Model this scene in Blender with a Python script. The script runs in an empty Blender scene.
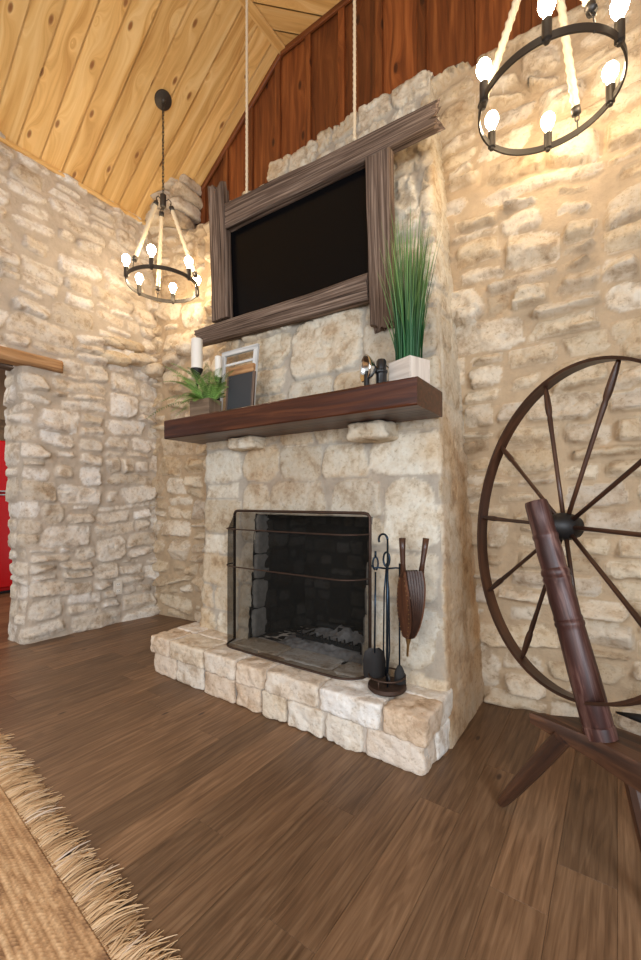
import bpy, math, random
import numpy as np
from mathutils import Vector, Matrix
H = 1.1                      # metres per camera height
COL = bpy.context.scene.collection
PI = math.pi
random.seed(7)

# ------------------------------------------------------------------ noise
def vnoise(x, y, seed=0):
    x = np.asarray(x, float); y = np.asarray(y, float)
    xi = np.floor(x).astype(np.int64); yi = np.floor(y).astype(np.int64)
    xf = x - xi; yf = y - yi
    u = xf*xf*(3-2*xf); v = yf*yf*(3-2*yf)
    def hsh(a, b):
        n = (a*374761393 + b*668265263 + seed*1442695041) & 0xffffffff
        n = ((n ^ (n >> 13))*1274126177) & 0xffffffff
        n = (n ^ (n >> 16)) & 0xffffffff
        return n/4294967295.0
    return ((hsh(xi, yi)*(1-u)+hsh(xi+1, yi)*u)*(1-v) + (hsh(xi, yi+1)*(1-u)+hsh(xi+1, yi+1)*u)*v)*2-1
def fbm(x, y, seed=0, o=3):
    t = 0; a = 1; s = 0
    for i in range(o):
        t = t + a*vnoise(x*2**i, y*2**i, seed+i*17); s += a; a *= .5
    return t/s
def sstep(a, b, x):
    t = np.clip((x-a)/(b-a), 0, 1); return t*t*(3-2*t)

# ------------------------------------------------------------------ objects
def mk(name, V, F, mat, parent=None, smooth=True, wc=None, sc=None, pv=None):
    me = bpy.data.meshes.new(name)
    if isinstance(V, np.ndarray): V = V.tolist()
    me.from_pydata(V, [], F)
    me.materials.append(mat)
    if smooth: me.polygons.foreach_set('use_smooth', [True]*len(me.polygons))
    for nm, d in (('wc', wc), ('sc', sc)):
        if d is not None:
            a = me.attributes.new(nm, 'FLOAT_VECTOR', 'POINT')
            a.data.foreach_set('vector', np.asarray(d, dtype=np.float32).ravel())
    if pv is not None:
        a = me.attributes.new('pv', 'FLOAT', 'POINT')
        a.data.foreach_set('value', np.asarray(pv, dtype=np.float32))
    me.update(); me.validate()
    o = bpy.data.objects.new(name, me); COL.objects.link(o)
    if parent is not None:
        o.parent = parent
        o.matrix_parent_inverse = Matrix.Identity(4)
    return o
def tag(o, label=None, cat=None, group=None, kind=None):
    if label: o['label'] = label
    if cat: o['category'] = cat
    if group: o['group'] = group
    if kind: o['kind'] = kind
    return o
def thing(name, label, cat, loc=(0, 0, 0), rot=(0, 0, 0), group=None):
    o = bpy.data.objects.new(name, None); COL.objects.link(o)
    o.location = loc; o.rotation_euler = rot; o.empty_display_size = .05
    return tag(o, label, cat, group)
def hv(x, y, z): return Vector((x*H, y*H, z*H))

class MB:
    """collects shapes, then links them as one mesh"""
    def __init__(s, seed=0): s.V = []; s.F = []; s.W = []; s.P = []; s.seed = seed; s.hard = False
    def add(s, V, F, W=None, p=None):
        b = len(s.V); s.V += [tuple(v) for v in V]; s.F += [tuple(i+b for i in f) for f in F]
        if W is None: W = V
        s.W += [tuple(w) for w in W]; s.P += [p if p is not None else .5]*len(V)
        return s
    def box(s, c, size, M=None, bev=.0, p=None, off=None):
        hx, hy, hz = [a/2 for a in size]
        order = sorted(range(3), key=lambda i: -size[i])
        off = off if off is not None else random.uniform(0, 50)
        if bev <= 0:
            pts = [(x, y, z) for x in (-hx, hx) for y in (-hy, hy) for z in (-hz, hz)]
            fs = [(0, 1, 3, 2), (4, 6, 7, 5), (0, 4, 5, 1), (2, 3, 7, 6), (0, 2, 6, 4), (1, 5, 7, 3)]
        else:
            b = min(bev, hx*.9, hy*.9, hz*.9); pts = []; idx = {}
            for sx in (-1, 1):
                for sy in (-1, 1):
                    for sz in (-1, 1):
                        for ax in range(3):
                            q = [sx*(hx-b), sy*(hy-b), sz*(hz-b)]
                            q[ax] = (sx*hx, sy*hy, sz*hz)[ax]
                            idx[(sx, sy, sz, ax)] = len(pts); pts.append(tuple(q))
            fs = []
            for ax in range(3):
                o1, o2 = [a for a in range(3) if a != ax]
                for sg in (-1, 1):
                    f = []
                    for (a, b2) in ((-1, -1), (1, -1), (1, 1), (-1, 1)):
                        k = [0, 0, 0]; k[ax] = sg; k[o1] = a; k[o2] = b2; f.append(idx[(*k, ax)])
                    flip = (sg < 0) != (ax == 1)
                    fs.append(tuple(reversed(f)) if flip else tuple(f))
            for ax in range(3):
                o1, o2 = [a for a in range(3) if a != ax]
                for a in (-1, 1):
                    for b2 in (-1, 1):
                        k0 = [0, 0, 0]; k0[o1] = a; k0[o2] = b2; k1 = list(k0); k0[ax] = -1; k1[ax] = 1
                        fs.append((idx[(*k0, o1)], idx[(*k1, o1)], idx[(*k1, o2)], idx[(*k0, o2)]))
            for sx in (-1, 1):
                for sy in (-1, 1):
                    for sz in (-1, 1):
                        fs.append((idx[(sx, sy, sz, 0)], idx[(sx, sy, sz, 1)], idx[(sx, sy, sz, 2)]))
        W = [(q[order[0]]+off, q[order[1]]+off*.37, q[order[2]]) for q in pts]
        c = Vector(c)
        P = [(M @ Vector(q) if M is not None else Vector(q)) + c for q in pts]
        return s.add(P, fs, W, p)
    def tube(s, pts, r, seg=8, cap=True, closed=False, p=None, flat=1.0, twist=0, lobes=0, lob=0.0, up=None):
        pts = [Vector(q) for q in pts]; n = len(pts)
        rs = r if isinstance(r, (list, tuple)) else [r]*n
        V = []; W = []; off = random.uniform(0, 50)
        ref = Vector(up) if up is not None else None; L = 0
        for i in range(n):
            if closed: t = pts[(i+1) % n]-pts[i-1]
            else: t = pts[min(i+1, n-1)]-pts[max(i-1, 0)]
            t.normalize()
            if ref is None:
                ref = Vector((0, 0, 1)) if abs(t.z) < .9 else Vector((1, 0, 0))
            a = (ref - t*ref.dot(t)).normalized()
            if up is None: ref = a
            b = t.cross(a)
            if i: L += (pts[i]-pts[i-1]).length
            for k in range(seg):
                th = 2*PI*k/seg
                rr = rs[i]*(1+lob*math.cos(lobes*(th)+twist*L))
                V.append(pts[i]+a*(math.cos(th)*rr)+b*(math.sin(th)*rr*flat))
                W.append((L+off, th*rs[i]+off, 0))
        F = []
        m = n if closed else n-1
        for i in range(m):
            for k in range(seg):
                a0 = i*seg+k; a1 = i*seg+(k+1) % seg; j = ((i+1) % n)*seg
                F.append((a0, a1, j+(k+1) % seg, j+k))
        if cap and not closed:
            F.append(tuple(reversed(range(seg)))); F.append(tuple((n-1)*seg+k for k in range(seg)))
        return s.add(V, F, W, p)
    def lathe(s, prof, M=None, seg=24, p=None, cap=True):
        V = []; W = []; off = random.uniform(0, 50)
        for (r, z) in prof:
            for k in range(seg):
                th = 2*PI*k/seg; q = Vector((r*math.cos(th), r*math.sin(th), z))
                V.append(M @ q if M is not None else q); W.append((z+off, q.x+off, q.y))
        F = []
        for i in range(len(prof)-1):
            for k in range(seg):
                F.append((i*seg+k, i*seg+(k+1) % seg, (i+1)*seg+(k+1) % seg, (i+1)*seg+k))
        if cap:
            F.append(tuple(reversed(range(seg)))); n = (len(prof)-1)*seg
            F.append(tuple(n+k for k in range(seg)))
        return s.add(V, F, W, p)
    def build(s, name, mat, parent=None, smooth=False):
        o = mk(name, s.V, s.F, mat, parent, smooth, wc=s.W, pv=s.P)
        return o
def auto(o, ang=35):
    """smooth shading with sharp edges kept"""
    me = o.data
    me.polygons.foreach_set('use_smooth', [True]*len(me.polygons))
    import bmesh
    bm = bmesh.new(); bm.from_mesh(me)
    for e in bm.edges:
        if len(e.link_faces) == 2 and e.calc_face_angle(0) > math.radians(ang): e.smooth = False
    bm.to_mesh(me); bm.free()
    return o
def axisM(p0, p1):
    """matrix that maps local Z (0..len) onto p0->p1"""
    p0 = Vector(p0); d = Vector(p1)-p0
    q = Vector((0, 0, 1)).rotation_difference(d.normalized())
    return Matrix.Translation(p0) @ q.to_matrix().to_4x4(), d.length

# ------------------------------------------------------------------ materials
def mat_new(name):
    m = bpy.data.materials.new(name); m.use_nodes = True
    nt = m.node_tree; b = nt.nodes['Principled BSDF']
    return m, nt, b
def N(nt, t, **k):
    n = nt.nodes.new(t)
    for a, v in k.items():
        if a in n.inputs: n.inputs[a].default_value = v
        else: setattr(n, a, v)
    return n
def ramp(nt, fac, stops):
    r = nt.nodes.new('ShaderNodeValToRGB'); nt.links.new(fac, r.inputs[0])
    el = r.color_ramp.elements
    while len(el) < len(stops): el.new(.5)
    for e, (p, c) in zip(el, stops): e.position = p; e.color = (*c, 1)
    return r.outputs[0]
def mixc(nt, fac, a, b, mode='MIX'):
    m = nt.nodes.new('ShaderNodeMix'); m.data_type = 'RGBA'; m.blend_type = mode
    for i, v in ((0, fac), (6, a), (7, b)):
        if hasattr(v, 'links') or hasattr(v, 'is_linked'): nt.links.new(v, m.inputs[i])
        elif i == 0: m.inputs[0].default_value = v
        else: m.inputs[i].default_value = (*v, 1)
    return m.outputs[2]
def plain(name, col, rough=.6, metal=0, bump=0, scale=60, spec=None, vary=.0):
    m, nt, b = mat_new(name)
    b.inputs['Base Color'].default_value = (*col, 1); b.inputs['Roughness'].default_value = rough
    b.inputs['Metallic'].default_value = metal
    if spec is not None: b.inputs['Specular IOR Level'].default_value = spec
    tc = N(nt, 'ShaderNodeTexCoord'); n = N(nt, 'ShaderNodeTexNoise', Scale=scale, Detail=4.0)
    nt.links.new(tc.outputs['Object'], n.inputs['Vector'])
    if vary:
        nt.links.new(mixc(nt, n.outputs[0], tuple(c*(1-vary) for c in col), tuple(min(1, c*(1+vary)) for c in col)), b.inputs['Base Color'])
    if bump:
        bp = N(nt, 'ShaderNodeBump', Strength=bump, Distance=.004)
        nt.links.new(n.outputs[0], bp.inputs['Height']); nt.links.new(bp.outputs[0], b.inputs['Normal'])
    return m
def stone_mat(name, cols, mortar, rough=.88, stain=None):
    m, nt, b = mat_new(name)
    at = N(nt, 'ShaderNodeAttribute', attribute_name='sc')
    sp = N(nt, 'ShaderNodeSeparateXYZ'); nt.links.new(at.outputs['Vector'], sp.inputs[0])
    tc = N(nt, 'ShaderNodeTexCoord')
    base = ramp(nt, sp.outputs[0], [(i/(len(cols)-1), c) for i, c in enumerate(cols)])
    n1 = N(nt, 'ShaderNodeTexNoise', Scale=9.0, Detail=8.0, Roughness=.65); nt.links.new(tc.outputs['Object'], n1.inputs['Vector'])
    n2 = N(nt, 'ShaderNodeTexNoise', Scale=48.0, Detail=6.0, Roughness=.7); nt.links.new(tc.outputs['Object'], n2.inputs['Vector'])
    st = ramp(nt, n1.outputs[0], [(.36, (.50, .37, .24)), (.47, (.90, .82, .72)), (.56, (1, .99, .97)), (.68, (.86, .80, .74))])
    c = mixc(nt, .68, base, st, 'MULTIPLY')
    pit = ramp(nt, n2.outputs[0], [(.34, (.42, .34, .25)), (.44, (.93, .91, .88)), (.6, (1, 1, 1))])
    c = mixc(nt, .5, c, pit, 'MULTIPLY')
    mm = mixc(nt, n1.outputs[0], tuple(x*.62 for x in mortar), tuple(min(1, x*1.3) for x in mortar))
    c = mixc(nt, sp.outputs[1], mm, c)
    if stain:
        n3 = N(nt, 'ShaderNodeTexNoise', Scale=1.6, Detail=5.0); nt.links.new(tc.outputs['Object'], n3.inputs['Vector'])
        f = ramp(nt, n3.outputs[0], [(.52, (0, 0, 0)), (.66, (.8, .8, .8))])
        c = mixc(nt, f, c, mixc(nt, .7, c, stain, 'MULTIPLY'))
    c = mixc(nt, sp.outputs[2], c, mixc(nt, .85, c, (.72, .42, .16), 'MULTIPLY'))
    nt.links.new(c, b.inputs['Base Color']); b.inputs['Roughness'].default_value = rough
    b.inputs['Specular IOR Level'].default_value = .2
    bp = N(nt, 'ShaderNodeBump', Strength=.8, Distance=.02); nt.links.new(n1.outputs[0], bp.inputs['Height'])
    bp2 = N(nt, 'ShaderNodeBump', Strength=.8, Distance=.007); nt.links.new(n2.outputs[0], bp2.inputs['Height'])
    nt.links.new(bp.outputs[0], bp2.inputs['Normal']); nt.links.new(bp2.outputs[0], b.inputs['Normal'])
    return m
def wood_mat(name, dark, mid, light, sa=1.2, sc_=22, rough=.5, bump=.2, var=.25, knots=None, kden=2.2, ks=.6, ring=0.0, spec=.4, crack=0, hue=0):
    m, nt, b = mat_new(name)
    at = N(nt, 'ShaderNodeAttribute', attribute_name='wc'); pv = N(nt, 'ShaderNodeAttribute', attribute_name='pv')
    src = at.outputs['Vector']
    kf = None
    if knots:
        mk_ = N(nt, 'ShaderNodeMapping'); mk_.inputs['Scale'].default_value = (kden, kden*2.4, 1)
        nt.links.new(src, mk_.inputs[0])
        vo = N(nt, 'ShaderNodeTexVoronoi', Scale=1.0, Randomness=1.0, voronoi_dimensions='2D'); nt.links.new(mk_.outputs[0], vo.inputs['Vector'])
        kf = vo.outputs['Distance']
    mp = N(nt, 'ShaderNodeMapping'); mp.inputs['Scale'].default_value = (sa, sc_, sc_); nt.links.new(src, mp.inputs[0])
    vec = mp.outputs[0]
    if kf is not None:
        # grain bends round the knots
        ml = N(nt, 'ShaderNodeMath', operation='MULTIPLY'); ml.inputs[1].default_value = -7
        nt.links.new(kf, ml.inputs[0])
        ex = N(nt, 'ShaderNodeMath', operation='EXPONENT'); nt.links.new(ml.outputs[0], ex.inputs[0])
        m3 = N(nt, 'ShaderNodeMath', operation='MULTIPLY'); m3.inputs[1].default_value = 2.2*ks/.6; nt.links.new(ex.outputs[0], m3.inputs[0])
        cb = N(nt, 'ShaderNodeCombineXYZ'); nt.links.new(m3.outputs[0], cb.inputs[1])
        ad = N(nt, 'ShaderNodeVectorMath', operation='ADD'); nt.links.new(vec, ad.inputs[0]); nt.links.new(cb.outputs[0], ad.inputs[1])
        vec = ad.outputs[0]
    n1 = N(nt, 'ShaderNodeTexNoise', Scale=1.0, Detail=7.0, Roughness=.6, Distortion=.6); nt.links.new(vec, n1.inputs['Vector'])
    c = ramp(nt, n1.outputs[0], [(.3, dark), (.5, mid), (.68, light)])
    if ring:
        mp2 = N(nt, 'ShaderNodeMapping'); mp2.inputs['Scale'].default_value = (sa*.35, sc_*.16, sc_*.16); nt.links.new(src, mp2.inputs[0])
        n0 = N(nt, 'ShaderNodeTexNoise', Scale=1.0, Detail=2.0, Distortion=.3); nt.links.new(mp2.outputs[0], n0.inputs['Vector'])
        m5 = N(nt, 'ShaderNodeMath', operation='MULTIPLY'); m5.inputs[1].default_value = 60; nt.links.new(n0.outputs[0], m5.inputs[0])
        sn = N(nt, 'ShaderNodeMath', operation='SINE'); nt.links.new(m5.outputs[0], sn.inputs[0])
        rr = ramp(nt, sn.outputs[0], [(0, (.72, .68, .64)), (.6, (1, 1, 1))])
        c = mixc(nt, ring, c, rr, 'MULTIPLY')
    if kf is not None:
        k2 = ramp(nt, kf, [(0, (1, 1, 1)), (.08*ks, (.85, .85, .85)), (.14*ks, (0, 0, 0))])
        # keep only some cells
        sel = N(nt, 'ShaderNodeSeparateColor'); nt.links.new(vo.outputs['Color'], sel.inputs[0])
        gt = N(nt, 'ShaderNodeMath', operation='GREATER_THAN'); gt.inputs[1].default_value = .45; nt.links.new(sel.outputs[0], gt.inputs[0])
        mu = N(nt, 'ShaderNodeMath', operation='MULTIPLY'); nt.links.new(k2, mu.inputs[0]); nt.links.new(gt.outputs[0], mu.inputs[1])
        c = mixc(nt, mu.outputs[0], c, knots)
    hs = N(nt, 'ShaderNodeHueSaturation')
    mr = N(nt, 'ShaderNodeMapRange'); mr.inputs['To Min'].default_value = 1-var; mr.inputs['To Max'].default_value = 1+var
    nt.links.new(pv.outputs['Fac'], mr.inputs[0]); nt.links.new(mr.outputs[0], hs.inputs['Value']); nt.links.new(c, hs.inputs['Color'])
    nt.links.new(hs.outputs[0], b.inputs['Base Color'])
    b.inputs['Roughness'].default_value = rough; b.inputs['Specular IOR Level'].default_value = spec
    bp = N(nt, 'ShaderNodeBump', Strength=bump, Distance=.003 + crack); nt.links.new(n1.outputs[0], bp.inputs['Height'])
    nt.links.new(bp.outputs[0], b.inputs['Normal'])
    return m

CREAM = [(.78, .70, .56), (.62, .51, .36), (.82, .76, .65), (.50, .40, .28), (.74, .65, .50), (.60, .54, .46)]
M = {}
M['stone'] = stone_mat('limestone_rubble', [(r*.95, g*.92, b_*.88) for r, g, b_ in CREAM], (.50, .37, .235))
M['stone_left'] = stone_mat('limestone_pale', [(.82, .78, .71), (.72, .64, .53), (.86, .83, .78), (.64, .56, .45), (.80, .75, .67)], (.54, .45, .35))
M['ashlar'] = stone_mat('limestone_blocks', [(.68, .62, .50), (.58, .49, .36), (.72, .68, .58), (.52, .45, .34), (.62, .60, .53)], (.42, .37, .30), stain=(.80, .58, .34))
M['hearth'] = stone_mat('hearth_stone', [(.80, .76, .70), (.72, .62, .48), (.84, .82, .78), (.70, .56, .42), (.78, .74, .66)], (.50, .42, .34))
M['soot'] = stone_mat('sooty_firebrick', [(.05, .046, .042), (.022, .02, .019), (.085, .08, .074), (.018, .017, .016)], (.02, .019, .018))
M['floor'] = wood_mat('oak_floor', (.100, .052, .025), (.185, .103, .053), (.25, .148, .080), sa=3.2, sc_=70, rough=.42, bump=.12, var=.27, ring=.6, knots=(.05, .025, .015), kden=.9, ks=.17)
M['pine'] = wood_mat('pine_ceiling', (.56, .29, .08), (.77, .47, .165), (.88, .61, .27), sa=.9, sc_=17, rough=.5, bump=.08, var=.13, knots=(.26, .10, .03), kden=2.3, ring=.15)
M['cedar'] = wood_mat('cedar_boards', (.10, .026, .007), (.21, .058, .014), (.31, .10, .026), sa=1.2, sc_=24, rough=.5, bump=.12, var=.32, knots=(.04, .010, .004), kden=1.8, ring=.5)
M['mantel'] = wood_mat('mantel_timber', (.020, .005, .002), (.056, .014, .005), (.125, .038, .013), sa=1.5, sc_=26, rough=.36, bump=.2, var=.1, ring=.2)
M['barn'] = wood_mat('weathered_barnwood', (.025, .016, .011), (.14, .095, .070), (.31, .23, .175), sa=2.0, sc_=85, rough=.85, bump=1.0, var=.15, spec=.15, crack=.004)
M['rope'] = plain('natural_rope', (.72, .60, .42), .9, bump=.3, scale=300)
M['iron'] = plain('dark_iron', (.018, .016, .015), .5, .5, bump=.1)
M['bronze'] = plain('dark_bronze_metal', (.07, .060, .050), .42, .6)
M['rust'] = plain('worn_brown_iron', (.07, .042, .030), .55, .7, bump=.2, vary=.4)
M['bluesteel'] = plain('blued_steel', (.020, .035, .055), .3, .85)
M['black'] = plain('black_plastic', (.012, .012, .013), .35)
M['chrome'] = plain('polished_nickel', (.75, .74, .70), .12, 1.0)
M['brass'] = plain('aged_brass', (.35, .22, .09), .35, .9)
M['bellowwood'] = wood_mat('brown_bellows_wood', (.04, .015, .007), (.09, .034, .016), (.15, .06, .028), sa=3, sc_=30, rough=.45, bump=.15, var=.1)
M['wheelwood'] = wood_mat('dark_turned_wood', (.022, .009, .005), (.052, .021, .011), (.11, .046, .022), sa=2, sc_=30, rough=.38, bump=.15, var=.25, spec=.5)
M['postwood'] = wood_mat('mahogany_post', (.022, .008, .007), (.058, .020, .016), (.20, .11, .09), sa=3, sc_=34, rough=.45, bump=.15, var=.2, ring=.8, spec=.4)
M['benchwood'] = wood_mat('old_bench_wood', (.018, .008, .005), (.052, .021, .010), (.12, .052, .024), sa=2, sc_=24, rough=.5, bump=.35, var=.2, ring=.3, spec=.5)
M['whitewood'] = wood_mat('whitewashed_wood', (.50, .43, .36), (.64, .57, .49), (.74, .68, .60), sa=2, sc_=30, rough=.75, bump=.2, var=.1)
M['greywood'] = wood_mat('grey_painted_wood', (.36, .37, .37), (.58, .59, .58), (.74, .74, .71), sa=3, sc_=40, rough=.8, bump=.3, var=.1)
M['potwood'] = wood_mat('brown_box_wood', (.10, .065, .04), (.18, .12, .075), (.25, .17, .11), sa=3, sc_=40, rough=.8, bump=.2, var=.1)
M['lintel'] = wood_mat('rough_lintel_wood', (.20, .095, .04), (.42, .23, .10), (.56, .35, .18), sa=2.2, sc_=30, rough=.8, bump=.6, var=.1, crack=.003)
M['slate'] = plain('chalkboard_slate', (.035, .038, .042), .6, bump=.1)
M['wax'] = plain('white_wax', (.82, .78, .70), .5)
M['leather'] = plain('brown_leather', (.045, .020, .012), .42, bump=.4, vary=.5, scale=40)
M['red'] = plain('red_enamel', (.55, .004, .006), .25)
M['plaster'] = plain('tan_plaster', (.42, .31, .20), .9, bump=.1)
M['ivory'] = plain('ivory_plastic', (.72, .65, .54), .4)
M['ash'] = plain('wood_ash', (.30, .29, .28), .95, bump=.6, scale=40, vary=.6)
M['char'] = plain('charred_wood', (.02, .019, .018), .9, bump=.6, scale=50)

m, nt, b = mat_new('lit_bulb_glass'); b.inputs['Base Color'].default_value = (1, .9, .75, 1)
b.inputs['Emission Color'].default_value = (1, .80, .54, 1); b.inputs['Emission Strength'].default_value = 48
M['bulb'] = m
m, nt, b = mat_new('tv_glass'); b.inputs['Base Color'].default_value = (.003, .003, .0035, 1); b.inputs['Roughness'].default_value = .22
b.inputs['Specular IOR Level'].default_value = .12
M['tv'] = m
# fine wire mesh of the spark screen: see-through weave
m, nt, b = mat_new('spark_screen_mesh'); b.inputs['Base Color'].default_value = (.012, .011, .009, 1); b.inputs['Specular IOR Level'].default_value = 0; b.inputs['Roughness'].default_value = .6
tr = N(nt, 'ShaderNodeBsdfTransparent'); mx = N(nt, 'ShaderNodeMixShader'); mx.inputs[0].default_value = .5
nt.links.new(tr.outputs[0], mx.inputs[1]); nt.links.new(b.outputs[0], mx.inputs[2])
nt.links.new(mx.outputs[0], nt.nodes['Material Output'].inputs['Surface']); M['mesh'] = m
# foliage with a tip gradient along each blade (wc.x runs root to tip)
def leaf_mat(name, root, tip):
    m, nt, b = mat_new(name); at = N(nt, 'ShaderNodeAttribute', attribute_name='wc'); sp = N(nt, 'ShaderNodeSeparateXYZ')
    nt.links.new(at.outputs['Vector'], sp.inputs[0]); pv = N(nt, 'ShaderNodeAttribute', attribute_name='pv')
    c = mixc(nt, sp.outputs[0], root, tip)
    hs = N(nt, 'ShaderNodeHueSaturation'); mr = N(nt, 'ShaderNodeMapRange'); mr.inputs['To Min'].default_value = .5; mr.inputs['To Max'].default_value = 1.5
    nt.links.new(pv.outputs['Fac'], mr.inputs[0]); nt.links.new(mr.outputs[0], hs.inputs['Value']); nt.links.new(c, hs.inputs['Color'])
    nt.links.new(hs.outputs[0], b.inputs['Base Color']); b.inputs['Roughness'].default_value = .5
    return m
M['grass'] = leaf_mat('grass_blades_green', (.012, .085, .022), (.17, .27, .07))
M['fern'] = leaf_mat('fern_green', (.09, .23, .03), (.34, .50, .14))
# jute
m, nt, b = mat_new('jute_braid'); at = N(nt, 'ShaderNodeAttribute', attribute_name='sc'); sp = N(nt, 'ShaderNodeSeparateXYZ'); nt.links.new(at.outputs['Vector'], sp.inputs[0])
tc = N(nt, 'ShaderNodeTexCoord'); n1 = N(nt, 'ShaderNodeTexNoise', Scale=90.0, Detail=3.0); nt.links.new(tc.outputs['Object'], n1.inputs['Vector'])
c = ramp(nt, sp.outputs[0], [(0, (.20, .10, .045)), (.4, (.52, .31, .15)), (1, (.78, .55, .32))])
c = mixc(nt, .5, c, ramp(nt, n1.outputs[0], [(.35, (.45, .38, .30)), (.6, (1, 1, 1))]), 'MULTIPLY')
nt.links.new(c, b.inputs['Base Color']); b.inputs['Roughness'].default_value = .9; M['jute'] = m
m, nt, b = mat_new('jute_fringe'); pv = N(nt, 'ShaderNodeAttribute', attribute_name='pv')
c = ramp(nt, pv.outputs['Fac'], [(0, (.24, .13, .06)), (.35, (.50, .31, .15)), (.75, (.66, .47, .28)), (1, (.62, .50, .40))])
nt.links.new(c, b.inputs['Base Color']); b.inputs['Roughness'].default_value = .85; M['fringe'] = m

# ------------------------------------------------------------------ stone relief
def bsp(x0, y0, x1, y1, rnd, wmax, hmax, wmin, hmin, out):
    w = x1-x0; h = y1-y0
    if w > wmax*rnd.uniform(.45, 1) and w > 2*wmin and (w/wmax >= h/hmax or h <= 2*hmin):
        t = rnd.uniform(.32, .68); xm = x0+w*t
        bsp(x0, y0, xm, y1, rnd, wmax, hmax, wmin, hmin, out); bsp(xm, y0, x1, y1, rnd, wmax, hmax, wmin, hmin, out)
    elif h > hmax*rnd.uniform(.45, 1) and h > 2*hmin:
        t = rnd.uniform(.3, .7); ym = y0+h*t
        bsp(x0, y0, x1, ym, rnd, wmax, hmax, wmin, hmin, out); bsp(x0, ym, x1, y1, rnd, wmax, hmax, wmin, hmin, out)
    else: out.append((x0, y0, x1, y1))
def relief(S, T, seed, wmax=.5, hmax=.25, wmin=.09, hmin=.05, gap=.012, prot=(.006, .035), tilt=.5, warp=.035, rough=.004, edge=.018, bulk=.02, rot=4, bury=.15, cuts=3):
    """S, T: 1-D arrays (metres). Returns relief height, per-stone random, stone mask"""
    rnd = random.Random(seed)
    GS, GT = np.meshgrid(S, T)
    WS = GS + warp*fbm(GS*2.2, GT*2.2, seed+1, 2) + .013*fbm(GS*11, GT*11, seed+2, 3)
    WT = GT + warp*.8*fbm(GS*1.7, GT*2.2, seed+3, 2) + .010*fbm(GS*11, GT*11, seed+4, 3)
    rects = []; bsp(S[0]-.15, T[0]-.15, S[-1]+.15, T[-1]+.15, rnd, wmax, hmax, wmin, hmin, rects)
    Hh = np.zeros_like(GS); R = np.full_like(GS, .5); K = np.zeros_like(GS)
    for (x0, y0, x1, y1) in rects:
        i0 = np.searchsorted(S, x0-.1); i1 = np.searchsorted(S, x1+.1); j0 = np.searchsorted(T, y0-.1); j1 = np.searchsorted(T, y1+.1)
        g = gap*rnd.uniform(.35, 1.5); pr = rnd.uniform(*prot); tx = rnd.uniform(-tilt, tilt); ty = rnd.uniform(-tilt, tilt*1.2)
        r1 = rnd.random(); a = math.radians(rnd.uniform(-rot, rot)); bur = rnd.random() < bury
        if i1-i0 < 2 or j1-j0 < 2: continue
        cx = (x0+x1)/2; cy = (y0+y1)/2; hw = max(.01, (x1-x0)/2-g); hh = max(.01, (y1-y0)/2-g)
        if bur: hw *= .6; hh *= .6; pr *= .6
        X = WS[j0:j1, i0:i1]-cx; Y = WT[j0:j1, i0:i1]-cy
        X, Y = X*math.cos(a)+Y*math.sin(a), -X*math.sin(a)+Y*math.cos(a)
        rr = min(hw, hh)*rnd.uniform(.25, .7)
        # slightly trapezoid outline
        hwv = hw*(1+rnd.uniform(-.15, .15)*np.clip(Y/hh, -1, 1))
        qx = np.abs(X)-(hwv-rr); qy = np.abs(Y)-(hh-rr)
        d = np.hypot(np.maximum(qx, 0), np.maximum(qy, 0))+np.minimum(np.maximum(qx, qy), 0)-rr
        for _ in range(cuts):
            ca_ = rnd.uniform(0, 2*PI); ex = abs(math.cos(ca_))*hw+abs(math.sin(ca_))*hh
            d = np.maximum(d, X*math.cos(ca_)+Y*math.sin(ca_)-ex*rnd.uniform(.72, 1.0))
        e = edge*rnd.uniform(.5, 1.2)*(1+.5*np.clip(Y/hh, -1, 1))
        body = sstep(0, 1, -d/e)
        face = 1+tx*X/hw-abs(ty)*Y/hh
        fa_ = rnd.uniform(0, 2*PI); face = np.minimum(face, 1+rnd.uniform(.0, .5)+(X/hw*math.cos(fa_)+Y/hh*math.sin(fa_))*tilt*1.6)
        hgt = body*np.clip(pr*face, .003, .075)
        mask = sstep(-.004, .007, -d+.006*vnoise(X*90+cx*31, Y*90+cy*17, seed+77))
        sub = Hh[j0:j1, i0:i1]; w = hgt > sub
        sub[w] = hgt[w]; Rs = R[j0:j1, i0:i1]; Rs[w] = r1; Ks = K[j0:j1, i0:i1]; Ks[w] = mask[w]
    # chipped faces and rough mortar
    chip = np.abs(fbm(GS*7, GT*9, seed+9, 3))
    lay = fbm(GS*5, GT*34, seed+12, 3)
    Hh = Hh + K*(rough*2.4*fbm(GS*15, GT*20, seed+5, 4) - rough*2.2*sstep(.0, .07, .07-chip) + rough*1.1*lay) + (1-K)*rough*1.5*fbm(GS*14, GT*14, seed+6, 3)
    Hh = Hh + bulk*fbm(GS*.9, GT*.9, seed+7, 2)
    return Hh, R, K
def grid_faces(nr, nc, keep=None, flip=False, base=0):
    F = []
    for j in range(nr-1):
        for i in range(nc-1):
            if keep is not None and not keep[j, i]: continue
            a = base+j*nc+i
            F.append((a, a+nc, a+nc+1, a+1) if flip else (a, a+1, a+nc+1, a+nc))
    return F
def used_only(P, F, SC):
    idx = np.zeros(len(P), bool)
    FA = np.array(F); idx[FA.ravel()] = True
    new = np.cumsum(idx)-1
    return P[idx], [tuple(int(q) for q in r) for r in new[FA]], SC[idx]

XL = -3.36*H; YB = 2.25*H; YG = 2.40*H; ZE = 3.42*H; SL = .693
XR = 2.0                       # right side wall
ZF = 4.775; XK1 = XL+(ZF-ZE)/SL; XK2 = XR-(ZF-ZE)/SL

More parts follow.
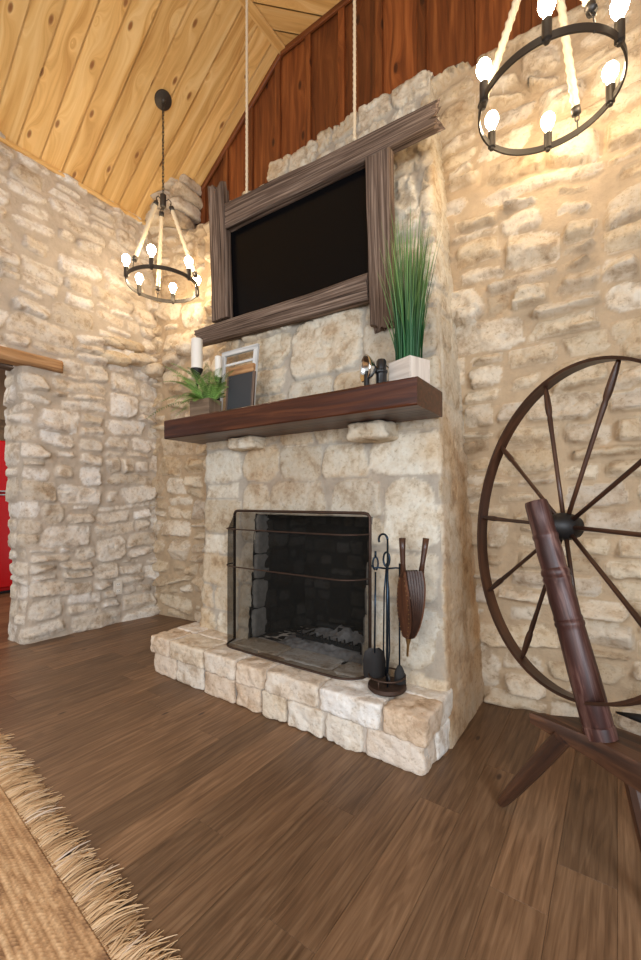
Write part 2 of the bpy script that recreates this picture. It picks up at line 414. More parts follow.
# ---- back wall
def wall_back():
    S = np.concatenate([np.arange(XL-.05, .45, .0115), np.arange(.46, XR+.05, .03)])
    T = np.arange(-.02, 4.40, .0118)
    h, R, K = relief(S, T, 11, wmax=.56, hmax=.26, wmin=.10, hmin=.055, prot=(.014, .066), bulk=.03, warp=.07, bury=.12, tilt=.8, gap=.011, rough=.006, rot=9, cuts=4, edge=.012)
    GS, GT = np.meshgrid(S, T)
    ztop = (3.60+.02*fbm(S*3, S*0, 5, 2)+.75*sstep(-3.02*H, -3.02*H-.07, S))[None, :]+0*GT
    Z = np.minimum(GT, ztop); over = np.maximum(GT-ztop, 0)
    bul = .13*sstep(-2.9*H, -3.2*H, GS)*sstep(3.0, 3.9, Z) + .04*sstep(-2.75*H, -3.3*H, GS)
    Y = np.minimum(YB-h-bul+over, YG+.06); Z = Z+.006*np.sin(over*25)*(over < .2)
    P = np.stack([GS, Y, Z], -1).reshape(-1, 3); SC = np.stack([R, K, R*0], -1).reshape(-1, 3)
    dead = (Y >= YG+.0599) & (over > 0)
    keep = ~(dead[:-1, :-1] & dead[:-1, 1:] & dead[1:, 1:] & dead[1:, :-1])
    F = grid_faces(len(T), len(S), keep)
    P, F, SC = used_only(P, F, SC)
    o = mk('wall_back', P, F, M['stone'], sc=SC); tag(o, 'rough limestone rubble wall behind the fireplace and the spinning wheel', 'wall', kind='structure')
wall_back()

# ---- left wall: jamb return, face and the part above the opening
YJ = 1.20*H; ZO = 1.945*H; TH = .27
def wall_left():
    # wrapped strip: s<0 is the jamb return, s>=0 the face from YJ to the corner
    S = np.arange(-TH, YB+.10-YJ, .0115); T = np.arange(-.02, ZE+.02, .0118)
    h, R, K = relief(S, T, 23, wmax=.58, hmax=.27, wmin=.11, hmin=.06, prot=(.010, .048), bulk=.02, warp=.06, bury=.08, tilt=.75, gap=.009, rough=.005, rot=7, cuts=4, edge=.012)
    GS, GT = np.meshgrid(S, T)
    k = sstep(-.05, .05, GS)            # 0 = jamb normal (-Y), 1 = face normal (+X)
    ny = -np.cos(k*PI/2); nx = np.sin(k*PI/2)
    X = np.where(GS < 0, XL+GS, XL); Y = np.where(GS < 0, YJ, YJ+GS)
    hh = h*(.45+.55*sstep(-.02, .10, GS))
    bz = sstep(ZO, ZO+.08, GT)
    cut = .02*np.exp(-(GS/.04)**2)*(1-bz)
    X = X+nx*(hh-cut); Y = Y+ny*(hh-cut)+.03*fbm(GT*2.5, GT*0, 31, 2)*sstep(.25, 0, GS)
    X = X*(1-bz)+(XL+h)*bz; Y = Y*(1-bz)+(YJ+GS)*bz
    P1 = np.stack([X, Y, GT], -1).reshape(-1, 3); SC1 = np.stack([R, K, R*0], -1).reshape(-1, 3)
    F1 = grid_faces(len(T), len(S))
    # above the lintel and beyond the opening
    S2 = np.arange(-2.6, YJ-TH+.03, .022); T2 = np.arange(-.02, ZE+.02, .02)
    h2, R2, K2 = relief(S2, T2, 29, wmax=.42, hmax=.21, prot=(.006, .035), bulk=.02)
    G2, GT2 = np.meshgrid(S2, T2)
    P2 = np.stack([XL+h2-.004, G2, GT2], -1).reshape(-1, 3); SC2 = np.stack([R2, K2, R2*0], -1).reshape(-1, 3)
    ce = (S2[:-1]+S2[1:])/2; cz = (T2[:-1]+T2[1:])/2
    CE, CZ = np.meshgrid(ce, cz); keep = ~((CE > .05) & (CZ < ZO+.03))
    F2 = grid_faces(len(T2), len(S2), keep, base=0)
    P2, F2, SC2 = used_only(P2, F2, SC2)
    n1 = len(P1)
    F = F1+[tuple(q+n1 for q in f) for f in F2]
    P = np.concatenate([P1, P2]).tolist(); SC = np.concatenate([SC1, SC2]).tolist()
    # soffit above the opening and the far jamb
    b = len(P)
    P += [[XL-TH, .05, 0], [XL, .05, 0], [XL, .05, ZO+.03], [XL-TH, .05, ZO+.03], [XL, YJ+.02, ZO+.03], [XL-TH, YJ+.02, ZO+.03]]
    SC += [[.5, 1, 0]]*6
    F += [(b, b+1, b+2, b+3), (b+3, b+2, b+4, b+5)]
    o = mk('wall_left', P, F, M['stone_left'], sc=SC); tag(o, 'pale rubble stone wall with the kitchen doorway', 'wall', kind='structure')
wall_left()

# ---- right side wall, behind the picture's right edge
def wall_right():
    S = np.arange(-2.6, YB+.05, .05); T = np.arange(-.02, ZE+.05, .05)
    h, R, K = relief(S, T, 41, wmax=.5, hmax=.25)
    GS, GT = np.meshgrid(S, T)
    o = mk('wall_right', np.stack([XR-h, GS, GT], -1).reshape(-1, 3), grid_faces(len(T), len(S), flip=True), M['stone'], sc=np.stack([R, K, R*0], -1).reshape(-1, 3))
    tag(o, 'rubble stone wall on the right side of the room', 'wall', kind='structure')
wall_right()

# ---- protruding rocks in the back left corner and a rock function
def rock(mb, c, size, seed, n=9, amp=.16, power=3.2, M3=None, fine=.0):
    rnd = random.Random(seed); V = []; F = []; idx = {}
    off = [rnd.uniform(0, 90) for _ in range(3)]
    faces = []
    for ax in range(3):
        for sg in (-1, 1):
            g = np.linspace(-1, 1, n)
            a, b = np.meshgrid(g, g)
            q = np.zeros((n, n, 3)); q[..., ax] = sg; q[..., (ax+1) % 3] = a; q[..., (ax+2) % 3] = b
            faces.append((q, sg))
    key = {}
    for q, sg in faces:
        ids = np.zeros((n, n), int)
        for j in range(n):
            for i in range(n):
                k = tuple(np.round(q[j, i], 4))
                if k not in key: key[k] = len(V); V.append(q[j, i])
                ids[j, i] = key[k]
        for j in range(n-1):
            for i in range(n-1):
                f = (ids[j, i], ids[j, i+1], ids[j+1, i+1], ids[j+1, i])
                F.append(f if sg > 0 else f[::-1])
    V = np.array(V, float)
    nrm = (np.abs(V)**power).sum(1)**(1/power); V = V/nrm[:, None]
    x, y, z = V.T
    d = 1+amp*(fbm(x*1.6+off[0], y*1.6+z*1.3, seed, 2)+fbm(z*1.7+off[1], y*1.4-x, seed+3, 2))*.7 + amp*.25*fbm(x*5+z*3+off[2], y*5-z*2, seed+5, 2)
    V = V*d[:, None]*np.array(size)/2
    if fine:
        sx_, sy_, sz_ = size
        q = V/np.maximum(np.linalg.norm(V, axis=1), 1e-6)[:, None]
        g = fbm(V[:, 0]*26+V[:, 2]*9+off[0], V[:, 1]*26+V[:, 2]*17+off[1], seed+31, 3)
        V = V+q*(fine*g)[:, None]
    r = rnd.random()
    P = []
    for v in V:
        v = Vector(v)
        if M3 is not None: v = M3 @ v
        P.append(tuple(v+Vector(c)))
    mb.add(P, [tuple(int(i) for i in f) for f in F], [(r, 1, 0)]*len(P))
def rocks_obj(name, mb, mat, parent=None):
    return mk(name, mb.V, mb.F, mat, parent, True, sc=mb.W)
rk = MB()
for i, (y, z, sx, sy, sz) in enumerate([(2.02, 2.37, .16, .26, .11), (2.24, 2.41, .22, .24, .10), (2.13, 2.53, .14, .32, .09), (2.36, 2.34, .26, .18, .13), (2.0, 2.50, .10, .2, .08)]):
    rock(rk, (XL+.03+(.03 if i == 3 else 0), y, z), (sx, sy, sz), 60+i, amp=.22, power=2.8)
for i, (x, z, s) in enumerate([(-3.42, 2.42, .24), (-3.22, 2.48, .18)]):
    rock(rk, (x, YB-.03, z), (s, .17, .11), 80+i, amp=.22, power=2.8)
for i, (x, y, z, a_, b_, c_) in enumerate([(-3.34, 2.43, 3.68, .22, .28, .13), (-3.52, 2.38, 3.72, .2, .26, .12), (-3.30, 2.47, 3.80, .18, .3, .12), (-3.46, 2.42, 3.85, .26, .28, .12), (-3.30, 2.50, 3.93, .18, .3, .13), (-3.40, 2.46, 4.02, .2, .28, .12), (-3.28, 2.52, 4.05, .12, .24, .1)]):
    rock(rk, (x, y, z), (a_, b_, c_), 400+i, n=14, amp=.16, power=4, fine=.008)
o = rocks_obj('trim_1', rk, M['stone']); tag(o, 'stones jutting out of the wall corner beside the mantel', 'stone ledge', kind='structure')

# ---- wood planks
def clip(poly, nx, ny, d):
    out = []
    for i in range(len(poly)):
        a = poly[i]; b = poly[(i+1) % len(poly)]
        da = a[0]*nx+a[1]*ny-d; db = b[0]*nx+b[1]*ny-d
        if da <= 0: out.append(a)
        if (da < 0 < db) or (db < 0 < da):
            t = da/(da-db); out.append((a[0]+(b[0]-a[0])*t, a[1]+(b[1]-a[1])*t))
    return out
def plank(mb, poly, fr, th, along, off, p, ch=.002):
    """poly in 2-D, fr(x,y,z)->world; z=0 is the visible face, chamfered"""
    if len(poly) < 3: return
    cx = sum(q[0] for q in poly)/len(poly); cy = sum(q[1] for q in poly)/len(poly)
    n = len(poly); V = []; W = []
    A = Vector(along).normalized(); B = Vector((-A.y, A.x))
    def inner(i):
        a = Vector(poly[i-1]); b = Vector(poly[i]); c = Vector(poly[(i+1) % n])
        d1 = (b-a).normalized(); d2 = (c-b).normalized()
        n1 = Vector((-d1.y, d1.x)); n2 = Vector((-d2.y, d2.x)); s = n1+n2
        k = s.dot(n1)
        q = b+s*(ch/k if abs(k) > .3 else ch)
        return q
    ring0 = [inner(i) for i in range(n)]; ring1 = [Vector(q) for q in poly]
    for r, z in ((ring0, 0), (ring1, ch*1.2), (ring1, th)):
        for q in r:
            V.append(fr(q.x, q.y, z)); W.append((q.dot(A)+off, q.dot(B)+off*.61, z))
    F = [tuple(range(n))]
    for r in range(2):
        for i in range(n):
            j = (i+1) % n; F.append((r*n+j, r*n+i, (r+1)*n+i, (r+1)*n+j))
    mb.add(V, F, W, p)
rnd = random.Random(3)
fl = MB()
W0 = .150; x = -7.2
while x < XR:
    y = -2.6-rnd.uniform(0, 1.6)
    while y < YB+.1:
        L = rnd.uniform(.9, 2.1); y1 = min(y+L, YB+.12)
        poly = [(x+.0004, y+.0004), (x+W0-.0004, y+.0004), (x+W0-.0004, y1-.0004), (x+.0004, y1-.0004)]
        dz = 0
        plank(fl, poly, lambda a, b, c, dz=dz: (a, b, dz-c), .02, (0, 1), rnd.uniform(0, 60), rnd.random(), .00025)
        y = y1
        if y >= YB+.1: break
    x += W0
fl.add([(-7.3, -4.3, -.006), (XR+.1, -4.3, -.006), (XR+.1, YB+.3, -.006), (-7.3, YB+.3, -.006)], [(0, 1, 2, 3)], None, 0)
o = fl.build('floor', M['floor']); tag(o, 'brown oak plank floor', 'floor', kind='structure')

# ceiling: left slope, flat middle laid diagonally, right slope
cl = MB()
pl = .157; y = -2.6; Ls = (XK1-XL+.12)/math.cos(math.atan(SL))
ca = math.cos(math.atan(SL)); sa = math.sin(math.atan(SL))
def frL(a, b, c): return (XL-.12+a*ca-c*sa, b, ZE-.12*SL+a*sa+c*ca)
def frR(a, b, c): return (XR+.12-a*ca+c*sa, b, ZE-.12*SL+a*sa+c*ca)
y = YG+.04-pl*34
while y < YG+.03:
    plank(cl, [(0, y+.0015), (Ls, y+.0015), (Ls, y+pl-.0015), (0, y+pl-.0015)][::-1], frL, .02, (1, 0), rnd.uniform(0, 60), rnd.random(), .0075)
    plank(cl, [(0, y+.0015), (Ls, y+.0015), (Ls, y+pl-.0015), (0, y+pl-.0015)], frR, .02, (1, 0), rnd.uniform(0, 60), rnd.random(), .0075)
    y += pl
d = Vector((1, 1)).normalized(); nn = Vector((-d.y, d.x))
k = -40
while k < 60:
    c = k*pl
    poly = [tuple(d*(-9)+nn*(c+.001)), tuple(d*9+nn*(c+.001)), tuple(d*9+nn*(c+pl-.001)), tuple(d*(-9)+nn*(c+pl-.001))]
    for (nx, ny, dd) in ((-1, 0, -XK1), (1, 0, XK2), (0, -1, 2.6), (0, 1, YG+.04)):
        poly = clip(poly, nx, ny, dd)
        if len(poly) < 3: break
    if len(poly) >= 3:
        plank(cl, poly[::-1], lambda a, b, c: (a, b, ZF+c), .02, tuple(d), rnd.uniform(0, 60), rnd.random(), .0075)
    k += 1
for P4 in ([frL(-.02, -2.7, .015), frL(Ls+.02, -2.7, .015), frL(Ls+.02, YG+.1, .015), frL(-.02, YG+.1, .015)],
           [(XK1-.02, -2.7, ZF+.016), (XK2+.02, -2.7, ZF+.016), (XK2+.02, YG+.1, ZF+.016), (XK1-.02, YG+.1, ZF+.016)],
           [frR(-.02, -2.7, .015), frR(Ls+.02, -2.7, .015), frR(Ls+.02, YG+.1, .015), frR(-.02, YG+.1, .015)]):
    cl.add(P4, [(0, 1, 2, 3)], None, 0)
o = cl.build('ceiling', M['pine']); tag(o, 'knotty pine plank ceiling with two slopes', 'ceiling', kind='structure')

# trims
t = MB(); t.box((XL+.012, (YB-2.6)/2, ZE-.014), (.03, YB+2.6, .035), bev=.006, p=.4)
o = t.build('trim_2', M['pine']); tag(o, 'pine moulding between ceiling and left wall', 'moulding', kind='structure')
t = MB(); t.box((XK1+.005, (YG-2.6)/2, ZF-.012), (.075, YG+2.6, .018), bev=.004, p=.35)
o = t.build('trim_3', M['pine']); tag(o, 'pine board along the ceiling break', 'moulding', kind='structure')
t = MB()
Mr = Matrix.Rotation(-math.atan(SL), 3, 'Y')
mid = ((XL+XK1)/2-.012, YG-.02, (ZE+ZF)/2-.030)
t.box(mid, ((XK1-XL)/ca-.01, .022, .045), M=Mr, bev=.004, p=.4)
t.box(((XK1+XK2)/2, YG-.02, ZF-.025), (XK2-XK1+.02, .022, .045), bev=.004, p=.3)
o = t.build('trim_4', M['cedar']); tag(o, 'stained strip along the top of the board gable', 'moulding', kind='structure')

# gable boards and battens
gb = MB(); pitch = .31; x = XK1-.07+.02-pitch*8
def gz(x): return min(ZF, ZE+SL*(x-XL), ZE+SL*(XR-x))+.015
while x < XR:
    xa = max(x, XL-.02); xb = min(x+pitch, XR)
    if xb > xa+.02:
        nseg = 4; xs = [xa+(xb-xa)*i/nseg for i in range(nseg+1)]
        off = rnd.uniform(0, 60); p = rnd.random()
        V = []; W = []
        for q in xs:
            for z in (3.3, gz(q)): V.append((q, YG, z)); W.append((z+off, q+off*.3, 0))
        gb.add(V, [(2*i, 2*i+2, 2*i+3, 2*i+1) for i in range(nseg)], W, p)
    xc = x+pitch; bw = .055
    if XL < xc < XR:
        zt = gz(xc-bw/2 if xc < 0 else xc+bw/2)-.01
        gb.box((xc, YG-.011, (3.3+zt)/2), (bw, .022, zt-3.3), bev=.003, p=rnd.random()*.8)
    x += pitch
o = gb.build('wall_gable', M['cedar']); tag(o, 'red-brown stained board and batten gable above the stone', 'wall', kind='structure')

# ------------------------------------------------------------------ fireplace
fp = thing('stone_fireplace', 'cream limestone fireplace with a raised two-course hearth and tapering chimney', 'fireplace', (0, 0, 0))
def lerp(a, b, t): return a+(b-a)*t
def chim(z):      # z in h units -> XL, XR, YL, YR (metres)
    xr = -.55-.083*z
    yr = 1.70+.1515*(z-.22)
    xl = np.interp(z, [0, 1.4, 3.27], [-2.12, -2.18, -1.95])
    yl = np.interp(z, [.22, 1.45, 3.25], [1.72, 1.80, 2.16])
    return xl*H, xr*H, yl*H, yr*H
FX0, FX1, FZ0, FZ1 = -1.705*H, -.962*H, .215*H, .925*H
def chimney():
    a, bF, c = .62, 1.72, .62
    S = np.arange(0, a+bF+c+.001, .0115); T = np.arange(-.01, 3.64, .0125)
    h, R, K = relief(S, T, 8, wmax=.72, hmax=.46, wmin=.17, hmin=.13, gap=.006, prot=(.006, .016), tilt=.3, warp=.016, rough=.0042, edge=.010, bulk=.008, rot=2, bury=.0, cuts=2)
    GS, GT = np.meshgrid(S, T); xl, xr, yl, yr = chim(GT/H)
    side = sstep(a+bF-.02, a+bF+.05, GS); h = h*(1-.6*side)
    och = side*sstep(1.9, .3, GT)*(.6+.4*fbm(GS*6, GT*2.5, 44, 3))
    K = K+(1-K)*side*.75; R = R*(1-side*.7)+.35*side
    och = och+.5*np.exp(-((GT-1.18)/.14)**2)*sstep(a+.2, a+.6, GS)*sstep(a+bF-.1, a+bF-.5, GS)*(.6+.4*fbm(GS*5, GT*5, 47, 3))
    # old lighter patches scattered higher up the face are rougher
    h = h*(1+.9*sstep(1.6, 2.2, GT))
    yw = YB+.05
    # smooth corner turning
    t1 = np.clip((GS-a)/bF, 0, 1)
    X = np.where(GS < a, xl, np.where(GS < a+bF, xl+(xr-xl)*t1, xr))
    Y = np.where(GS < a, yw+(yl-yw)*GS/a, np.where(GS < a+bF, yl+(yr-yl)*t1, yr+(yw-yr)*(GS-a-bF)/c))
    k1 = sstep(a-.035, a+.035, GS); k2 = sstep(a+bF-.035, a+bF+.035, GS)
    ang = PI-(-PI/2)*0
    th = PI + k1*PI/2 + k2*PI/2      # normal angle: -X, then -Y, then +X
    nx = np.cos(th); ny = np.sin(th)
    cut = .012*(np.exp(-((GS-a)/.02)**2)+np.exp(-((GS-a-bF)/.02)**2))
    X = X+nx*(h-cut); Y = Y+ny*(h-cut)
    Z = GT*(1+.008*fbm(S*4, S*0, 3, 2))[None, :] if False else GT
    P = np.stack([X, Y, Z], -1)
    cX = (X[:-1, :-1]+X[1:, 1:])/2; cZ = (Z[:-1, :-1]+Z[1:, 1:])/2; cs = (GS[:-1, :-1]+GS[1:, 1:])/2
    hole = (cX > FX0) & (cX < FX1) & (cZ > FZ0) & (cZ < FZ1) & (cs > a) & (cs < a+bF)
    # edge of hole drawn straight
    F = grid_faces(len(T), len(S), ~hole)
    SC = np.stack([R, K, np.clip(och, 0, 1)], -1).reshape(-1, 3)
    PP = P.reshape(-1, 3)
    top = PP[-len(S):].copy(); rows = []
    for q in (.12, .5, 1.):
        r = top.copy(); r[:, 1] = top[:, 1]*(1-q)+(YG+.03)*q; r[:, 0] = top[:, 0]*(1-.06*q)+(-1.5)*.06*q; r[:, 2] += .012*fbm(S*5, S*0+q, 9, 2)
        rows.append(r)
    base = len(PP)-len(S)
    PP = np.concatenate([PP]+rows); SC = np.concatenate([SC]+[SC[base:base+len(S)]]*3); n = len(S); nr = len(T)
    F += [((nr-1+j)*n+i, (nr-1+j)*n+i+1, (nr+j)*n+i+1, (nr+j)*n+i) for j in range(3) for i in range(n-1)]
    PP, F, SC = used_only(PP, F, SC)
    mk('chimney_breast', PP, F, M['ashlar'], fp, sc=SC)
chimney()
# firebox interior
fb = MB()
yf = 1.715*H; yb = 2.13*H; ins = .09
def quadgrid(mb, p00, p10, p11, p01, nu, nv, nrm, amp, seed):
    p00, p10, p11, p01 = map(Vector, (p00, p10, p11, p01)); nrm = Vector(nrm)
    u = np.linspace(0, (p10-p00).length, nu); v = np.linspace(0, (p01-p00).length, nv)
    h, R, K = relief(u, v, seed, wmax=.26, hmax=.11, wmin=.1, hmin=.06, gap=.004, prot=(.004, .010), tilt=.2, warp=.006, rough=.002, edge=.008, bulk=.003, rot=1)
    V = []; W = []
    for j in range(nv):
        for i in range(nu):
            s = i/(nu-1); t = j/(nv-1)
            q = (p00*(1-s)+p10*s)*(1-t)+(p01*(1-s)+p11*s)*t
            fade = min(1, s*8, (1-s)*8)
            V.append(q+nrm*float(h[j, i])*amp); W.append((float(R[j, i]), float(K[j, i]), 0))
    mb.add(V, [(j*nu+i, j*nu+i+1, (j+1)*nu+i+1, (j+1)*nu+i) for j in range(nv-1) for i in range(nu-1)], W)
zb, zt = FZ0-.005, FZ1+.004
A0 = (FX0-.006, 1.728*H, zb); B0 = (FX0+ins, yb, zb); C0 = (FX1-ins, yb, zb); D0 = (FX1+.006, 1.712*H, zb)
up = lambda p, z=zt: (p[0], p[1] if p[1] > 2*H else (1.765*H if p[0] < -1.5*H else 1.798*H), z)
quadgrid(fb, A0, B0, up(B0), up(A0), 40, 60, (1, 0, 0), 1, 71)
quadgrid(fb, B0, C0, up(C0), up(B0), 60, 60, (0, -1, 0), 1, 72)
quadgrid(fb, C0, D0, up(D0), up(C0), 40, 60, (-1, 0, 0), 1, 73)
quadgrid(fb, A0, D0, C0, B0, 60, 40, (0, 0, 1), .6, 74)
quadgrid(fb, up(A0), up(D0), up(C0), up(B0), 30, 20, (0, 0, -1), .5, 75)
rocks_obj('firebox', fb, M['soot'], fp)
# pale stone liner at the firebox mouth (left and right cheeks)
smk = plain('smoked_stone', (.26, .24, .21), .9, bump=.4, scale=30, vary=.5)
for sx, x0 in ((1, FX0), (-1, FX1)):
    ck = MB()
    z = FZ0
    r_ = random.Random(5+sx)
    while z < FZ1-.02:
        hh = r_.uniform(.12, .2); hh = min(hh, FZ1-z)
        rock(ck, (x0+sx*.004, (lerp(1.728, 1.765, (z-FZ0)/.8) if sx > 0 else lerp(1.712, 1.798, (z-FZ0)/.8))*H+.075, z+hh/2), (.035, .13, hh*.97), int(z*1000)+sx, n=6, amp=.05, power=9)
        z += hh
    rocks_obj('firebox_cheek', ck, smk, fp)
# hearth: mortar core and two courses of stones
XH0, XH1, YH = -2.225*H, -.562*H, 1.447*H
core = MB(); core.box(((XH0+XH1)/2, (YH+YB)/2+.01, .105*H), (XH1-XH0-.022, YB-YH-.016, .222*H-.010), bev=.008)
core.W = [(.2, 0, 0)]*len(core.V)
rocks_obj('hearth_bed', core, M['hearth'], fp)
hs = MB(); r_ = random.Random(12)
z1 = .118*H
def course(z0, z1, xs, depth, over, amp, pw, seed):
    for i in range(len(xs)-1):
        w = xs[i+1]-xs[i]
        rock(hs, ((xs[i]+xs[i+1])/2, YH-over+depth/2+r_.uniform(-.008, .008), (z0+z1)/2+r_.uniform(-.003, .003)),
             (w-.014, depth, z1-z0-.006), seed+i, n=20, amp=amp, power=pw, fine=.010)
def splits(a, b, n):
    ws = [r_.uniform(.75, 1.35) for _ in range(n)]; s = sum(ws); out = [a]
    for w in ws: out.append(out[-1]+(b-a)*w/s)
    return out
course(-.004, z1, splits(XH0, XH1, 8), .16, -.004, .04, 16, 100)
xt = splits(XH0-.012, XH1+.012, 7)
course(z1-.003, .222*H, xt, .20, .010, .04, 14, 130)
# rows behind the front caps, filling back to the face and firebox mouth
for row, (y0, y1_) in enumerate(((YH+.185, YH+.335),)):
    xb = splits(XH0-.008, XH1+.008, 6)
    for i in range(6):
        rock(hs, ((xb[i]+xb[i+1])/2, (y0+y1_)/2, .165*H), (xb[i+1]-xb[i]-.014, y1_-y0+.02, .114*H), 160+i+row*20, n=16, amp=.02, power=16, fine=.005)
for sx, xe in ((0, XH0), (1, XH1)):
    for j in range(2):
        rock(hs, (xe+(.07 if sx == 0 else -.07), YH+.22+j*.16, z1/2), (.15, .165, z1-.003), 200+sx*5+j, n=16, amp=.03, power=14, fine=.008)
rocks_obj('hearth', hs, M['hearth'], fp)
# corbels under the mantel
for i, (xa, xb, z0, z1_, yy) in enumerate(((-1.075, -.845, 1.287, 1.372, 1.70), (-1.90, -1.665, 1.300, 1.372, 1.69))):
    cb = MB(); rock(cb, ((xa+xb)/2*H, (yy+.125)*H, (z0+z1_)/2*H), ((xb-xa)*H*.92, .22*H, (z1_-z0)*H), 300+i, n=20, amp=.10, power=7, fine=.012)
    rocks_obj('corbel', cb, M['ashlar'], fp)

# ------------------------------------------------------------------ rough timbers
def beam(mb, p0, p1, w, d, up=(0, 0, 1), amp=.004, jag0=0.0, jag1=0.0, seed=0, nl=70, corner=.008, wob=.004, p=.5, taper0=1, taper1=1):
    """p0->p1 centre line; w along 'up', d across"""
    p0 = Vector(p0); p1 = Vector(p1); t = (p1-p0); L = t.length; t.normalize()
    u = Vector(up); u = (u-t*u.dot(t)).normalized(); s = t.cross(u)
    sec = []
    def side(a, b, n): return [(a[0]+(b[0]-a[0])*i/n, a[1]+(b[1]-a[1])*i/n) for i in range(n)]
    c = corner; hw, hd = w/2, d/2
    pts = [(-hw, -hd+c), (-hw, hd-c), (-hw+c, hd), (hw-c, hd), (hw, hd-c), (hw, -hd+c), (hw-c, -hd), (-hw+c, -hd)]
    for i in range(8):
        a = pts[i]; b = pts[(i+1) % 8]; ln = math.hypot(a[0]-b[0], a[1]-b[1])
        sec += side(a, b, max(1, int(ln/.008)))
    n = len(sec); a = np.array(sec)
    V = []; W = []; off = seed*3.3
    per = np.linspace(0, 1, n, endpoint=False)
    for i in range(nl+1):
        q = i/nl; x = q*L
        grain = fbm(x*2.2+per*0+seed, a[:, 0]*90+a[:, 1]*70+seed*7, seed, 3)
        big = fbm(x*4+per*0+seed, per*9, seed+5, 2)
        k = 1+(amp*grain*1.6+amp*.8*big)/np.maximum(np.hypot(a[:, 0], a[:, 1]), .02)
        wx = wob*float(vnoise(x*3, seed*1.7, seed)); wy = wob*float(vnoise(x*3, seed*2.7+9, seed+1))
        tp = taper0+(taper1-taper0)*q
        dx = 0
        if q < .04: dx = jag0*(fbm(a[:, 0]*55+seed, a[:, 1]*40, seed+8, 2)*.9)*(1-q/.04)
        if q > .96: dx = jag1*(fbm(a[:, 0]*55+seed, a[:, 1]*40+3, seed+9, 2)*.9)*((q-.96)/.04)
        for j in range(n):
            xx = x+(float(dx[j]) if not isinstance(dx, int) else 0)
            V.append(p0+t*xx+u*(a[j, 0]*k[j]*tp+wx)+s*(a[j, 1]*k[j]+wy))
            W.append((xx+off, a[j, 0]+off, a[j, 1]))
    F = [(i*n+j, i*n+(j+1) % n, (i+1)*n+(j+1) % n, (i+1)*n+j) for i in range(nl) for j in range(n)]
    for e, base in ((0, 0), (1, nl*n)):
        c0 = len(V); q = sum((V[base+j] for j in range(n)), Vector())/n; V.append(q); W.append((q.x+off, off, 0))
        for j in range(n):
            f = (base+(j+1) % n, base+j, c0); F.append(f if e == 0 else f[::-1])
    mb.add(V, F, W, p)

MZ = 1.485*H                       # mantel top
mt = MB()
beam(mt, (-2.235*H, 1.68*H, MZ-.056*H), (-.637*H, 1.70*H, MZ-.056*H), .112*H, .30*H, amp=.0012, seed=4, corner=.006, wob=.0015)
o = auto(mt.build('mantel_shelf', M['mantel']), 40); tag(o, 'thick dark red-brown timber mantel shelf across the chimney', 'mantel')

# lintel of the doorway
lb = MB(); beam(lb, (XL-.02, -.12, 1.985*H), (XL-.02, 1.43*H, 1.985*H), .085*H, .16, amp=.006, seed=9, jag1=.015, wob=.006, corner=.012)
o = lb.build('trim_5', M['lintel'], smooth=True); tag(o, 'rough orange-brown timber lintel over the doorway', 'lintel', kind='structure')
lb = MB(); beam(lb, (XL-.18, -.12, 1.975*H), (XL-.18, YJ+.10, 1.975*H), .09*H, .15, amp=.006, seed=10, corner=.012)
o = lb.build('trim_6', M['barn'], smooth=True); tag(o, 'dark rear lintel timber inside the doorway', 'lintel', kind='structure')

# ------------------------------------------------------------------ TV and its barnwood frame
# local frame: x along the frame, y out of the wall (towards the room is -y), z up; tilted forward at the top
TM = Matrix.Translation(hv(-1.470, 1.872, 2.372)) @ Matrix.Rotation(math.radians(3.0), 4, 'Z') @ Matrix.Rotation(math.radians(2.0), 4, 'X')
def tl(x, y, z): return TM @ hv(x, y, z)
fr = thing('timber_television_frame', 'weathered grey-brown barnwood frame hung on two ropes around the television', 'frame', TM.translation, TM.to_euler())
def fbeam(name, a, b, w, seed, up, j0, j1, d=.062, **k):
    mb = MB(); beam(mb, hv(*a), hv(*b), w*H, d*H, up=up, amp=.0032, jag0=j0, jag1=j1, seed=seed, wob=.004, **k)
    return auto(mb.build(name, M['barn'], fr, smooth=True), 50)
# origin (-1.50, 2.40): top beam z 2.81 -> +.41 ; bottom beam z 2.12 -> -.28
fbeam('top_beam', (-.535, .005, .41), (.785, .005, .41), .150, 1, (0, 0, 1), .01, .07, taper1=.72)
fbeam('bottom_beam', (-.82, .0, -.285), (.435, .0, -.285), .135, 2, (0, 0, 1), .05, .01, taper0=.75)
fbeam('post', (-.605, .0, -.215), (-.615, .0, .625), .135, 3, (1, 0, 0), .004, .09)
fbeam('post', (.515, -.004, -.50), (.500, -.004, .345), .128, 4, (1, 0, 0), .05, .01)
tv = thing('television', 'black flat screen television inside the barnwood frame', 'television', TM.translation, TM.to_euler())
b_ = MB(); b_.box(hv(-.05, .058, .065), (1.10*H, .05, .60*H), bev=.004); b_.build('casing', M['black'], tv)
b_ = MB(); b_.box(hv(-.05, .030, .065), (1.075*H, .006, .585*H)); b_.build('screen', M['tv'], tv)
b_ = MB(); b_.box(hv(-.05, .10, .065), (.4, .05, .3)); b_.build('wall_bracket', M['black'], tv)

